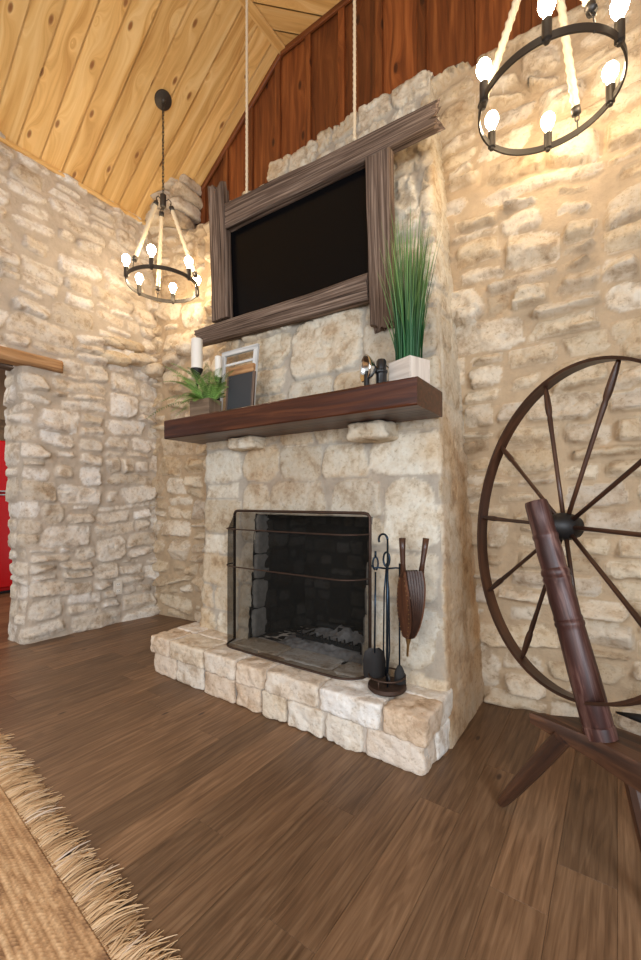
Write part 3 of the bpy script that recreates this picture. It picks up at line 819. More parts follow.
def rope(mb, p0, p1, r, pitch=.03, sag=0):
    p0 = Vector(p0); p1 = Vector(p1); L = (p1-p0).length; n = max(8, int(L/.006)); n = min(n, 320)
    pts = [p0.lerp(p1, i/n)+Vector((0, 0, -sag*math.sin(PI*i/n))) for i in range(n+1)]
    mb.tube(pts, r, seg=12, lobes=3, lob=.20, twist=2*PI/pitch)
for i, (xx, lab) in enumerate(((-.375, 'left rope holding up the television frame, nearer the hanging corner chandelier'), (.362, 'right rope holding up the television frame, above the grass planter side'))):
    a = tl(xx, .0, .488); z1_ = ZF
    r_o = thing('hanging_rope', lab, 'rope', tuple(a), group='ropes holding the television frame')
    mb = MB(); rope(mb, (0, 0, .0), (0, 0, z1_-a.z-.06), .0085, .035); mb.build('cord', M['rope'], r_o, smooth=True)
    mb = MB(); ring = [Vector((.014*math.cos(q), 0, z1_-a.z-.045+.018*math.sin(q))) for q in np.linspace(0, 2*PI, 14, endpoint=False)]
    mb.tube(ring, .003, 6, closed=True); mb.tube([(0, 0, z1_-a.z-.028), (0, 0, z1_-a.z)], .004, 8); mb.build('ceiling_hook', M['iron'], r_o, smooth=True)
    mb = MB(); mb.tube([(0, 0, -.03), (0, 0, .01)], .004, 8); mb.lathe([(.012, 0), (.013, .01), (.009, .03), (.004, .036)], Matrix.Translation((0, 0, -.004)), 12); mb.build('knot', M['rope'], r_o, smooth=True)

# ------------------------------------------------------------------ chandeliers
def chandelier(cx, cy, zr, zc, tb, tr, label, sloped):
    R = .245*H
    t = thing('rope_chandelier', label, 'chandelier', (cx, cy, zr), group='ring chandeliers hung on rope')
    # flat band ring
    mb = MB(); n = 72; V = []; W = []
    for i in range(n):
        a = 2*PI*i/n
        for (rr, z) in ((R-.004, -.014), (R+.004, -.014), (R+.004, .014), (R-.004, .014)):
            V.append((rr*math.cos(a), rr*math.sin(a), z)); W.append(V[-1])
    F = [(i*4+k, ((i+1) % n)*4+k, ((i+1) % n)*4+(k+1) % 4, i*4+(k+1) % 4) for i in range(n) for k in range(4)]
    mb.add(V, F, W); auto(mb.build('ring', M['bronze'], t))
    for i in range(6):
        a = tb+i*PI/3; x, y = R*math.cos(a), R*math.sin(a)
        mb = MB(); T = Matrix.Translation((x, y, 0))
        mb.lathe([(.0, -.022), (.010, -.020), (.010, -.012), (.0175, -.008), (.0175, .062), (.014, .066), (.0, .066)], T, 18, cap=False)
        so = auto(mb.build('socket', M['bronze'], t))
        mb = MB(); mb.lathe([(.0, .060), (.013, .062), (.013, .078), (.018, .090), (.026, .104), (.0305, .120), (.029, .136), (.021, .150), (.010, .157), (0, .159)], T, 20, cap=False)
        mb.build('bulb', M['bulb'], so, smooth=True)
    hz = .60*H
    mb = MB(); mb.lathe([(0, -.06), (.006, -.058), (.008, -.045), (.020, -.04), (.024, -.03), (.024, .055), (.016, .062), (.006, .065), (0, .065)], Matrix.Translation((0, 0, hz)), 20, cap=False)
    for i in range(3):
        a = tr+i*2*PI/3; c, s = math.cos(a), math.sin(a)
        mb.tube([(c*.022, s*.022, hz+.01), (c*.045, s*.045, hz+.022), (c*.062, s*.062, hz+.0), (c*.064, s*.064, hz-.02)], .004, 8)
    auto(mb.build('hub', M['bronze'], t))
    for i in range(3):
        a = tr+i*2*PI/3; c, s = math.cos(a), math.sin(a)
        p0 = Vector((c*.070, s*.070, hz-.055)); p1 = Vector((c*(R-.016), s*(R-.016), .085))
        mb = MB(); rope(mb, p0, p1, .0155, .04); ro = mb.build('rope', M['rope'], t, smooth=True)
        d = (p1-p0).normalized()
        for e, (q, pe) in enumerate(((p1+d*.028, p1), (p0-d*.028, p0))):
            mb = MB(); mb.tube([pe-d*.016, pe+d*.016], .019, 12)
            mb.tube([q+d*(.014*math.cos(w))+Vector((-s, c, 0))*(.009*math.sin(w)) for w in np.linspace(0, 2*PI, 12, endpoint=False)], .0028, 6, closed=True)
            if e == 0: mb.tube([p1+d*.036, (c*R, s*R, .012), (c*R, s*R, -.018)], .0035, 8)
            mb.build('shackle', M['bronze'], ro, smooth=True)
    # chain
    mb = MB(); z = hz+.065; k = 0; top = zc-zr-.03
    while z < top:
        pts = []
        for w in np.linspace(0, 2*PI, 12, endpoint=False):
            u = .008*math.cos(w); v = .017*math.sin(w)+.017
            pts.append((u, 0, z+v) if k % 2 == 0 else (0, u, z+v))
        mb.tube(pts, .0026, 6, closed=True, up=(0, 1, 0) if k % 2 == 0 else (1, 0, 0)); z += .027; k += 1
    mb.tube([(.006*math.cos(q*.5), .006*math.sin(q*.5), hz+.065+(top-hz-.06)*q/40) for q in range(41)], .0022, 6)
    mb.build('chain', M['bronze'], t, smooth=True)
    T = Matrix.Translation((0, 0, zc-zr))
    if sloped: T = T @ Matrix.Rotation(-math.atan(SL), 4, 'Y')
    mb = MB(); mb.lathe([(0, -.03), (.010, -.028), (.016, -.022), (.040, -.018), (.064, -.012), (.068, -.004), (.068, .0), (0, .0)], T, 28, cap=False)
    auto(mb.build('canopy', M['bronze'], t))
    return t
chandelier(-2.678*H, 1.827*H, 2.555*H, (5.748-.693*2.678)*H, math.radians(248.6), math.radians(35), 'dark ring chandelier with six lit bulbs in the left corner, further from the camera', True)
chandelier(-.219*H, 1.815*H, 2.535*H, ZF, math.radians(216.5), math.radians(70), 'dark ring chandelier with six lit bulbs above the spinning wheel, nearer the camera', False)

# ------------------------------------------------------------------ spark screen
sc_t = thing('fireplace_screen', 'black wire mesh fireplace screen with bowed rods standing in front of the firebox', 'fire screen', (0, 0, 0))
yt = 1.665*H; yo = 1.545*H; sx0, sx1 = -1.765*H, -.902*H; zb_ = .226*H; zk = .85*H; zt_ = .945*H
def plan(y_out, inset, n=14):
    """D-shaped plan line from left wall point round to the right"""
    pts = [(sx0, yt)]; r = min(.085, (yt-y_out))
    xl, xr = sx0+inset, sx1-inset*.3
    rr = max(.001, r)
    for i in range(n+1):
        a = PI+PI/2*i/n; pts.append((xl+rr*1.1+rr*1.1*math.cos(a), y_out+rr+rr*math.sin(a)))
    for q in (.2, .4, .6, .8): pts.append((xl+rr*1.1+(sx1-.02-1.25*rr-xl-1.1*rr)*q, y_out-.004*math.sin(PI*q)))
    rx = .02+1.25*rr
    for i in range(n+1):
        a = -PI/2+PI/2*i/n; pts.append((sx1-rx+rx*math.cos(a), y_out+(yt-y_out)*(1+math.sin(a))))
    pts.append((sx1, yt)); return pts
levels = [(zb_, yo, .02), (.45*H, yo, .02), (.65*H, yo, .02), (zk, yo+.004, .02), (.90*H, yo+.045, .012), (zt_-.01, yt-.02, .0)]
mb = MB(); rows = [[(x, y, z) for x, y in plan(y0, ins_)] for z, y0, ins_ in levels]
n = len(rows[0]); V = [q for r in rows for q in r]
mb.add(V, [(j*n+i, j*n+i+1, (j+1)*n+i+1, (j+1)*n+i) for j in range(len(rows)-1) for i in range(n-1)])
mb.build('mesh_curtain', M['mesh'], sc_t, smooth=True)
mb = MB()
top = [(sx0, yt-.004, zb_), (sx0, yt-.004, zt_-.02), (sx0+.012, yt-.006, zt_-.004), (sx0+.03, yt-.006, zt_), (sx1-.03, yt-.006, zt_), (sx1-.012, yt-.006, zt_-.004), (sx1, yt-.004, zt_-.02), (sx1, yt-.004, zb_)]
mb.tube(top, .0085, 8); mb.tube([(x, y, zb_) for x, y in plan(yo, .02)], .006, 8)
mb.build('frame', M['rust'], sc_t, smooth=True)
for z in (.852, .655):
    mb = MB(); mb.tube([(x, y-.003, z*H) for x, y in plan(yo, .02)], .0038, 8); mb.build('rod', M['rust'], sc_t, smooth=True)

# ash bed, grate, charred logs
AX, AY = -1.24*H, 1.90*H
n = 70; V = []
gx = np.linspace(-.34, .30, n); gy = np.linspace(-.17, .17, 44)
GX, GY = np.meshgrid(gx, gy)
hA = .075*np.exp(-((GX-.04)/.22)**2-((GY-.03)/.10)**2)+.035*np.clip(1-np.abs(GX/.33)**3, 0, 1)*np.clip(1-np.abs(GY/.165)**4, 0, 1)
hA = hA*(1+.35*fbm(GX*14, GY*14, 3, 3))+.012*fbm(GX*40, GY*40, 4, 2)
P = np.stack([GX+AX, GY+AY, FZ0+.002+np.maximum(hA, -.003)], -1).reshape(-1, 3)
o = mk('ash_bed', P, grid_faces(44, n), M['ash']); tag(o, 'heap of pale grey ash and embers inside the firebox', 'ash', kind='stuff')
g = thing('fire_grate', 'low black iron grate half buried in the ash', 'grate', (AX+.03, AY-.10, FZ0))
mb = MB()
mb.box((0, .0, .058), (.50, .012, .028), bev=.003); mb.box((0, .17, .058), (.42, .012, .020), bev=.003); mb.build('rail', M['char'], g)
for i in range(9):
    mb = MB(); xx = -.2+i*.05; mb.tube([(xx, -.012, .095), (xx, -.006, .062), (xx, .17, .062)], .006, 6); mb.build('bar', M['char'], g, smooth=True)
for i, (xx, yy) in enumerate(((-.2, 0), (.2, 0), (-.18, .17), (.18, .17))):
    mb = MB(); mb.tube([(xx, yy, .058), (xx, yy, .003)], .006, 6); mb.build('leg', M['char'], g, smooth=True)
for i, (x0, y0, x1, y1_, z) in enumerate(((-.16, .03, .08, .07, .10), (.02, .0, .22, .05, .10))):
    mb = MB(); pts = [(x0+(x1-x0)*q, y0+(y1_-y0)*q, z+.004*math.sin(q*9)) for q in np.linspace(0, 1, 9)]
    mb.tube([(AX+.0+a, AY+b, FZ0+c) for a, b, c in pts], [.012+.008*math.sin(k*2.1+i)**2 for k in range(9)], 9)
    o = mb.build('charred_log', M['char'], None, smooth=True); tag(o, ('longer ' if i == 0 else 'shorter ')+'charred log remnant on the ash, '+('left' if i == 0 else 'right')+' side of the grate', 'log', group='charred logs')

# ------------------------------------------------------------------ fire tools
BX, BY, HZ = -.777*H, 1.578*H, .226*H
st = thing('fire_tool_stand', 'dark round based fire tool stand on the hearth beside the screen', 'tool stand', (BX, BY, HZ))
mb = MB(); mb.lathe([(0, .0), (.082, .0), (.088, .008), (.086, .022), (.070, .028), (.03, .026), (0, .03)], None, 32, cap=False); auto(mb.build('base', M['rust'], st))
mb = MB(); mb.tube([(.082*math.cos(q), .082*math.sin(q), .062) for q in np.linspace(0, 2*PI, 36, endpoint=False)], .0042, 8, closed=True)
for q in (.5, 2.6, 4.7): mb.tube([(.082*math.cos(q), .082*math.sin(q), .062), (.082*math.cos(q), .082*math.sin(q), .02)], .003, 6)
mb.build('rail', M['rust'], st, smooth=True)
PT = .50*H
mb = MB(); mb.tube([(0, 0, .02), (0, 0, PT)], .0055, 8); mb.build('pole', M['bluesteel'], st, smooth=True)
ZC = .495*H
mb = MB()
for a in (0, PI/2, PI, 1.5*PI):
    c, s = math.cos(a+.5), math.sin(a+.5)
    mb.tube([(0, 0, ZC), (c*.04, s*.04, ZC+.004), (c*.062, s*.062, ZC+.002), (c*.070, s*.070, ZC+.014)], .004, 6)
mb.build('crossbar', M['bluesteel'], st, smooth=True)
def arm(k): a = .5+k*PI/2; return Vector((BX+.056*math.cos(a), BY+.056*math.sin(a), HZ+ZC+.004))
# k: 0 right/back, 1 left/back, 2 left/front, 3 right/front
p = arm(2)
sh = thing('fire_shovel', 'black fire shovel with a broad blade, leftmost of the fire tools', 'shovel', (p.x, p.y, HZ+.06))
top = p.z-(HZ+.06)
mb = MB(); mb.tube([(0, 0, .10), (.004, 0, top-.02)], .0042, 8)
mb.tube([(.004+.012*math.sin(q), 0, top+.018-.030*math.cos(q)) for q in np.linspace(.2, 2*PI-.2, 14)], .0042, 8)
mb.tube([(.004, 0, top+.046), (.004, 0, top+.075)], .005, 8); mb.build('handle', M['bluesteel'], sh, smooth=True)
mb = MB(); V = []; F = []
prof = [(.12, .022), (.10, .045), (.06, .052), (.0, .050), (-.015, .046)]
for j, (z, w) in enumerate(prof):
    for i in range(9):
        u = -1+2*i/8; V.append((u*w, -.012*(1-u*u)+.010, z))
for j in range(len(prof)-1):
    for i in range(8): F.append((j*9+i, j*9+i+1, (j+1)*9+i+1, (j+1)*9+i))
m2 = len(V); V += [(x, y+.003, z) for x, y, z in V]; F += [tuple(q+m2 for q in f[::-1]) for f in F]
mb.add(V, F); mb.build('blade', M['iron'], sh, smooth=True); sh.rotation_euler = (0, 0, math.radians(35))
p = arm(3)
pk = thing('fire_poker', 'tall blue-black poker with a round shepherd hook top', 'poker', (p.x, p.y, HZ+.032))
top = p.z-(HZ+.032)
mb = MB(); mb.tube([(0, 0, 0), (0, 0, top+.13)], .0045, 8)
mb.tube([(-.024+.024*math.cos(q), 0, top+.13+.026*math.sin(q)) for q in np.linspace(0, PI*1.15, 12)], .0050, 8); mb.build('handle', M['bluesteel'], pk, smooth=True)
mb = MB(); mb.tube([(0, 0, .06), (.010, 0, .035), (.014, 0, .012)], [.005, .005, .002], 8); mb.build('spike', M['iron'], pk, smooth=True); pk.rotation_euler = (0, 0, math.radians(-10))
p = arm(1)
tg = thing('fire_tongs', 'blue-black fire tongs with a looped top, in the middle of the fire tools', 'tongs', (p.x, p.y, HZ+.034))
top = p.z-(HZ+.034)
mb = MB(); mb.tube([(.016*math.sin(q), 0, top+.03-.034*math.cos(q)) for q in np.linspace(0, 2*PI, 16, endpoint=False)], .005, 8, closed=True); mb.build('handle_loop', M['bluesteel'], tg, smooth=True)
for s in (-1, 1):
    mb = MB(); mb.tube([(0, 0, top), (s*.012, 0, top-.12), (s*.016, 0, .12), (s*.004, 0, .0)], .0038, 8); mb.build('arm', M['bluesteel'], tg, smooth=True)
p = arm(0)
br = thing('hearth_brush', 'short black hearth brush standing in the tool stand tray', 'brush', (p.x, p.y, HZ+.03))
top = p.z-(HZ+.03)
mb = MB(); mb.tube([(0, 0, .07), (0, 0, top+.02)], .0042, 8); mb.build('handle', M['bluesteel'], br, smooth=True)
mb = MB(); mb.lathe([(0, .0), (.026, .0), (.022, .05), (.010, .075), (0, .08)], None, 14, cap=False); mb.build('bristles', M['char'], br, smooth=True)

# bellows hanging nozzle down
bw = thing('fireplace_bellows', 'brown leather bellows with dark wooden handles hanging nozzle down by the fire tools', 'bellows',
           (-.697*H, 1.60*H, .370*H), (math.radians(-2), math.radians(3), math.radians(-36)))
def leafprof(n=30):
    out = []
    for i in range(n+1):
        t = i/n; z = .085+.30*t
        w = .050*(math.sin(PI*min(1, t**.85*.93+.03)))**.75 * (1.0) + .008*(1-t)
        out.append((z, w))
    return out
LP = leafprof()
for sg in (-1, 1):
    mb = MB(); V = []; F = []; nn_ = len(LP)
    sep = lambda z: .010+.030*max(0, min(1, (z-.085)/.24))
    for th in (0, .010):
        for z, w in LP:
            for u in (-1, -.5, 0, .5, 1): V.append((u*w, sg*(sep(z)+th), z))
    for l in range(2):
        for j in range(nn_-1):
            for i in range(4):
                a = l*nn_*5+j*5+i; f = (a, a+1, a+6, a+5); F.append(f if (l == 1) == (sg < 0) else f[::-1])
    for j in range(nn_-1):
        for e in (0, 4):
            a = j*5+e; F.append((a, a+5, a+5+nn_*5, a+nn_*5))
    mb.add(V, F, [(z, x, y) for x, y, z in V]); mb.build('board', M['bellowwood'], bw)
    mb = MB(); s0 = sep(.35)
    mb.tube([(0, sg*(s0+.004), .36), (0, sg*(s0+.010), .42), (0, sg*(s0+.016), .48), (0, sg*(s0+.020), .53)], [.014, .011, .013, .015], 10)
    mb.build('handle', M['wheelwood'], bw, smooth=True)
mb = MB(); V = []; F = []; ny_ = 13
for z, w in LP:
    s_ = .010+.030*max(0, min(1, (z-.085)/.24))
    for sd in (-1, 1):
        for k in range(ny_):
            v = -1+2*k/(ny_-1); pl_ = .010*(1 if k % 2 == 0 else .35)
            V.append((sd*(w-.006+pl_), v*s_, z))
m1 = ny_*2
for j in range(len(LP)-1):
    for sd in range(2):
        for k in range(ny_-1):
            a = j*m1+sd*ny_+k; F.append((a, a+1, a+1+m1, a+m1))
mb.add(V, F); mb.build('leather', M['leather'], bw, smooth=False)
mb = MB(); mb.lathe([(0, 0), (.005, 0), (.006, .05), (.011, .07), (.016, .095), (.018, .11), (0, .112)], None, 14, cap=False); mb.build('nozzle', M['brass'], bw, smooth=True)
mb = MB()
for sg in (-1, 1):
    for sd in (-1, 1):
        for j in range(2, len(LP)-1, 2):
            z, w = LP[j]; s_ = .010+.030*max(0, min(1, (z-.085)/.24))
            mb.lathe([(0, -.002), (.003, -.001), (.002, .002), (0, .003)], Matrix.Translation((sd*(w-.006), sg*(s_+.010), z)) @ Matrix.Rotation(-sg*PI/2, 4, 'X'), 6, cap=False)
mb.build('studs', M['brass'], bw, smooth=True)['kind'] = 'stuff'

# ------------------------------------------------------------------ mantel objects
def boxpot(par, w, d, h, mat, wall=.008, name='box'):
    mb = MB()
    mb.box((0, -d/2+wall/2, h/2), (w, wall, h), bev=.001, p=.4); mb.box((0, d/2-wall/2, h/2), (w, wall, h), bev=.001, p=.6)
    mb.box((-w/2+wall/2, 0, h/2), (wall, d-2*wall, h), bev=.001, p=.5); mb.box((w/2-wall/2, 0, h/2), (wall, d-2*wall, h), bev=.001, p=.7)
    mb.box((0, 0, wall/2), (w-2*wall, d-2*wall, wall)); mb.build(name, mat, par)
    mb = MB(); mb.box((0, 0, h-.018), (w-2*wall, d-2*wall, .02)); mb.build('soil', M['char'], par)
zm = MZ+.001
gp = thing('grass_planter', 'tall green ornamental grass in a square whitewashed wooden box on the mantel end', 'plant', (-.733*H, 1.700*H, zm), (0, 0, math.radians(-22)))
boxpot(gp, .142, .130, .124, M['whitewood'])
mb = MB(); rg = random.Random(8)
for i in range(330):
    a = rg.uniform(0, 2*PI); r0 = .060*math.sqrt(rg.random()); x0, y0 = r0*math.cos(a), r0*math.sin(a)
    hgt = rg.uniform(.42, .70) if rg.random() < .8 else rg.uniform(.25, .5)
    ln = rg.uniform(.0, .075)*(.5+r0/.060); da = a+rg.uniform(-.6, .6); w = rg.uniform(.0016, .0034); p_ = rg.random()
    fa = rg.uniform(0, PI); V = []; W = []
    for j in range(8):
        t = j/7; q = ln*t**1.8; ww = w*(1-t**2.5)+.0003
        c = Vector((x0+q*math.cos(da), y0+q*math.sin(da), .11+hgt*t)); s_ = Vector((math.cos(fa), math.sin(fa), 0))*ww; up_ = Vector((-s_.y, s_.x, 0))*.35
        V += [c-s_, c+up_, c+s_]; tt = max(0, (t-.35)/.65)
        W += [(tt, 0, 0)]*3
    F = [(j*3+k, j*3+k+1, j*3+k+4, j*3+k+3) for j in range(7) for k in range(2)]
    mb.add(V, F, W, p_)
mb.build('grass_blades', M['grass'], gp, smooth=True)['kind'] = 'stuff'

# carbide lamp: black body with a round reflector
lp = thing('reflector_lamp', 'small antique black lamp with a round polished reflector beside the planter box', 'lamp', (-.835*H, 1.640*H, zm), (0, 0, math.radians(-40)))
mb = MB(); mb.lathe([(0, 0), (.026, 0), (.028, .006), (.026, .012), (.026, .070), (.030, .075), (.030, .083), (.024, .09), (.024, .128), (.018, .138), (0, .14)], None, 22, cap=False); auto(mb.build('body', M['black'], lp))
Tm = Matrix.Translation((0, -.026, .088)) @ Matrix.Rotation(math.radians(90), 4, 'X')
mb = MB(); mb.lathe([(.012, .0), (.018, .008), (.042, .024), (.060, .048), (.065, .060), (.062, .060), (.056, .048), (.038, .028), (.016, .014), (.0, .012)], Tm, 28, cap=False); mb.build('reflector', M['chrome'], lp, smooth=True)
mb = MB(); mb.tube([(0, -.02, .1), (0, -.045, .1)], .006, 10); mb.build('burner', M['brass'], lp, smooth=True)
mb = MB(); mb.tube([(-.012, .026, .03), (-.012, .05, .05), (-.012, .05, .10), (-.012, .026, .12)], .003, 8); mb.build('hook', M['black'], lp, smooth=True)
mb = MB(); mb.lathe([(0, 0), (.013, 0), (.013, .055), (0, .056)], None, 14, cap=False)
lg = thing('ink_bottle', 'tiny dark cylinder standing on the mantel in front of the reflector lamp', 'bottle', (-.868*H, 1.570*H, zm))
mb.build('body', M['iron'], lg, smooth=False)
mb = MB(); mb.lathe([(0, 0), (.008, 0), (.008, .014), (0, .014)], Matrix.Translation((0, 0, .056)), 12, cap=False); mb.build('cap', M['black'], lg)

# fern
fe = thing('potted_fern', 'feathery green fern in a small brown wooden box on the left end of the mantel', 'plant', (-1.955*H, 1.615*H, zm), (0, 0, math.radians(6)))
boxpot(fe, .165, .115, .105, M['potwood'])
rg = random.Random(21)
for i in range(46):
    long_ = i < 5
    a = rg.uniform(0, 2*PI) if not long_ else PI+rg.uniform(-.35, .45)
    L = rg.uniform(.20, .33) if not long_ else rg.uniform(.34, .46)
    el = rg.uniform(.9, 1.4) if not long_ else rg.uniform(.3, .65)
    if rg.random() < .3 and not long_: el = rg.uniform(.4, .8); L *= .8
    if math.sin(a) > .3 and not long_: L *= .7; el = max(el, 1.1)
    pts = []; q = Vector((rg.uniform(-.05, .05), rg.uniform(-.025, .025), .09)); e = el
    ns = 12
    for j in range(ns+1):
        pts.append(q.copy()); e -= rg.uniform(.05, .12)*(.95 if long_ else 1.2)
        q = q+Vector((math.cos(a)*math.cos(e), math.sin(a)*math.cos(e), math.sin(e)))*(L/ns)
        if q.y > .10: q.y = .10
        if q.z < .012 and abs(q.x) < .16: q.z = .012
    mb = MB(); p_ = rg.random()
    mb.tube(pts, [.0014*(1-j/ns*.7) for j in range(ns+1)], 4, p=p_)
    mb.W = [(.5, 0, 0)]*len(mb.W)
    for j in range(1, ns+1):
        for ss in (0, .5):
            if j == ns and ss: continue
            c = pts[j].lerp(pts[min(j+1, ns)], ss); d_ = (pts[j]-pts[j-1]).normalized()
            sd = d_.cross(Vector((0, 0, 1)))
            if sd.length < .05: sd = Vector((math.sin(a), -math.cos(a), 0))
            sd.normalize(); ll = .030*math.sin(PI*min(1, (j+ss)/ns*.85+.12))+.005
            for s_ in (-1, 1):
                tip = c+sd*s_*ll+d_*ll*.55-Vector((0, 0, ll*.15)); w_ = d_*.0034
                m_ = (c+tip)/2+Vector((0, 0, .002))
                mb.add([c-w_*.4, m_-w_, tip, m_+w_, c+w_*.4], [(0, 1, 3, 4), (1, 2, 3)], [(.1, 0, 0), (.4, 0, 0), (1, 0, 0), (.4, 0, 0), (.1, 0, 0)], p_)
    mb.build('frond', M['fern'], fe)
# candles on dark holders
for i, (x, y, zc0, hc, r, lab) in enumerate(((-2.098, 1.665, 1.805, .182, .034, 'tall white pillar candle on a dark holder behind the fern, the bigger of two'), (-1.975, 1.725, 1.745, .13, .020, 'small white candle on a dark holder between the tall candle and the grey frame'))):
    c = thing('candlestick', lab, 'candle', (x*H, y*H, zm), group='white candles behind the fern')
    zb2 = (zc0)*H-zm
    mb = MB(); mb.lathe([(0, 0), (.036, 0), (.036, .008), (.012, .02), (.008, .05), (.012, zb2*.5), (.008, zb2*.8), (r*H+.004, zb2-.008), (r*H+.005, zb2), (0, zb2)], None, 24, cap=False); auto(mb.build('holder', M['iron'], c))
    mb = MB(); mb.lathe([(0, 0), (r*H, 0), (r*H, hc*H-.003), (r*H-.003, hc*H), (r*H*.4, hc*H-.003), (0, hc*H-.004)], Matrix.Translation((0, 0, zb2)), 24, cap=False); auto(mb.build('candle', M['wax'], c))
    mb = MB(); mb.tube([(0, 0, zb2+hc*H-.005), (.002, 0, zb2+hc*H+.010)], .0015, 6); mb.build('wick', M['char'], c)
# empty picture frame leaning on the chimney
pf = thing('picture_frame', 'empty grey-white weathered picture frame leaning on the chimney', 'picture frame', (-1.852*H, 1.742*H, zm+.002), (math.radians(-6.5), 0, math.radians(2)))
w, h_, bt = .325, .475, .034
for nm, c, s_ in (('rail', (0, 0, bt/2), (w, .022, bt)), ('rail', (0, 0, h_-bt/2), (w, .022, bt)), ('stile', (-w/2+bt/2, 0, h_/2), (bt, .022, h_-2*bt)), ('stile', (w/2-bt/2, 0, h_/2), (bt, .022, h_-2*bt))):
    mb = MB(); mb.box(c, s_, bev=.003, p=random.random()); mb.build(nm, M['greywood'], pf)
mb = MB(); mb.box((0, .004, h_*.80), (w-2*bt, .008, .016), bev=.001); mb.build('cross_bar', M['greywood'], pf)
cbd = thing('chalkboard_block', 'small dark slate board with a wooden top rail in front of the grey frame', 'chalkboard', (-1.722*H, 1.655*H, zm+.001), (math.radians(-5), 0, math.radians(2)))
mb = MB(); mb.box((0, 0, .125), (.200, .016, .25), bev=.002); mb.build('slate', M['slate'], cbd)
mb = MB(); mb.box((0, -.002, .272), (.212, .024, .052), bev=.003); mb.build('top_rail', M['lintel'], cbd)
for q in (-.106, .106):
    mb = MB(); mb.box((q, -.001, .125), (.012, .022, .25), bev=.002); mb.build('side_rail', M['barn'], cbd)

# ------------------------------------------------------------------ great spinning wheel
sw = thing('spinning_wheel', 'large antique dark wood spinning wheel on a slanted bench by the right wall', 'spinning wheel', (0, 0, 0))
HC = hv(-.1345, 1.513, .9205); az, el = math.radians(47.524), math.radians(-4.707)
nw = Vector((math.cos(el)*math.sin(az), math.cos(el)*math.cos(az), math.sin(el))); aw = nw.cross(Vector((0, 0, 1))).normalized(); bwv = aw.cross(nw)
th0 = math.radians(71.02); RW = .5*H
mb = MB(); n = 96; V = []; W = []
for i in range(n):
    a = 2*PI*i/n; d = aw*math.cos(a)+bwv*math.sin(a)
    for (rr, ax) in ((RW-.004, -.021), (RW+.006, -.024), (RW+.006, .024), (RW-.004, .021)):
        V.append(HC+d*rr+nw*ax); W.append((a*RW, rr, ax))
F = [(i*4+k, i*4+(k+1) % 4, ((i+1) % n)*4+(k+1) % 4, ((i+1) % n)*4+k) for i in range(n) for k in range(4)]
mb.add(V, F, W); auto(mb.build('rim', M['wheelwood'], sw), 40)
for i in range(10):
    a = th0+2*PI*i/10; d = aw*math.cos(a)+bwv*math.sin(a)
    mb = MB(); T, L = axisM(HC+d*.025, HC+d*(RW-.003))
    r0 = .0075
    pr = [(0, 0), (r0, 0), (r0*.95, L*.3), (r0*1.0, L*.6), (r0*1.25, L*.74), (r0*1.1, L*.765), (r0*1.45, L*.79), (r0*1.6, L*.83), (r0*1.35, L*.93), (r0*1.0, L*.985), (r0*.8, L), (0, L)]
    mb.lathe(pr, T, 12, cap=False, p=random.random()); mb.build('spoke', M['wheelwood'], sw, smooth=True)
mb = MB(); T, L = axisM(HC-nw*.078, HC+nw*.045)
mb.lathe([(0, 0), (.022, 0), (.026, .004), (.026, .020), (.034, .028), (.044, .05), (.048, .075), (.045, .10), (.038, .112), (.036, L), (0, L)], T, 28, cap=False); auto(mb.build('hub', M['iron'], sw))
PB = hv(-.036, 1.383, .352); PTp = hv(-.21, 1.472, .998)
pd = (PTp-PB).normalized(); pa = PB+pd*((HC.z-PB.z)/pd.z)
mb = MB(); mb.tube([pa+(HC-pa)*.05, HC-nw*.05], .011, 12); mb.build('axle', M['iron'], sw, smooth=True)
mb = MB(); T, L = axisM(PB, PTp); q = .0385
pr = [(0, 0), (q*1.16, 0), (q*1.17, L*.03), (q*1.16, L*.045), (q*1.09, L*.05), (q*1.13, L*.055), (q*1.14, L*.25), (q*1.08, L*.42), (q*1.06, L*.435), (q*1.14, L*.445), (q*1.14, L*.455), (q*1.07, L*.462), (q*1.12, L*.47), (q*1.05, L*.485),
      (q*1.10, L*.55), (q*1.04, L*.62), (q*1.12, L*.635), (q*1.14, L*.645), (q*1.06, L*.655), (q*1.14, L*.665), (q*1.12, L*.68), (q*1.0, L*.69), (q*1.05, L*.76), (q*.98, L*.82), (q*1.05, L*.83), (q*1.05, L*.84), (q*.96, L*.85), (q*.98, L*.92), (q*.97, L*.985), (q*.9, L), (0, L)]
mb.lathe(pr, T, 36, cap=False); auto(mb.build('post', M['postwood'], sw), 28)
# bench slab
top = [(-.219, 1.406), (-.055, 1.350), (.047, 1.288), (.68, 1.00), (.76, 1.19), (.0525, 1.445), (-.063, 1.478)]
thk = [.034, .066, .080, .080, .080, .070, .060]
mb = MB(); nb = len(top); V = []; cxm = sum(p[0] for p in top)/nb; cym = sum(p[1] for p in top)/nb
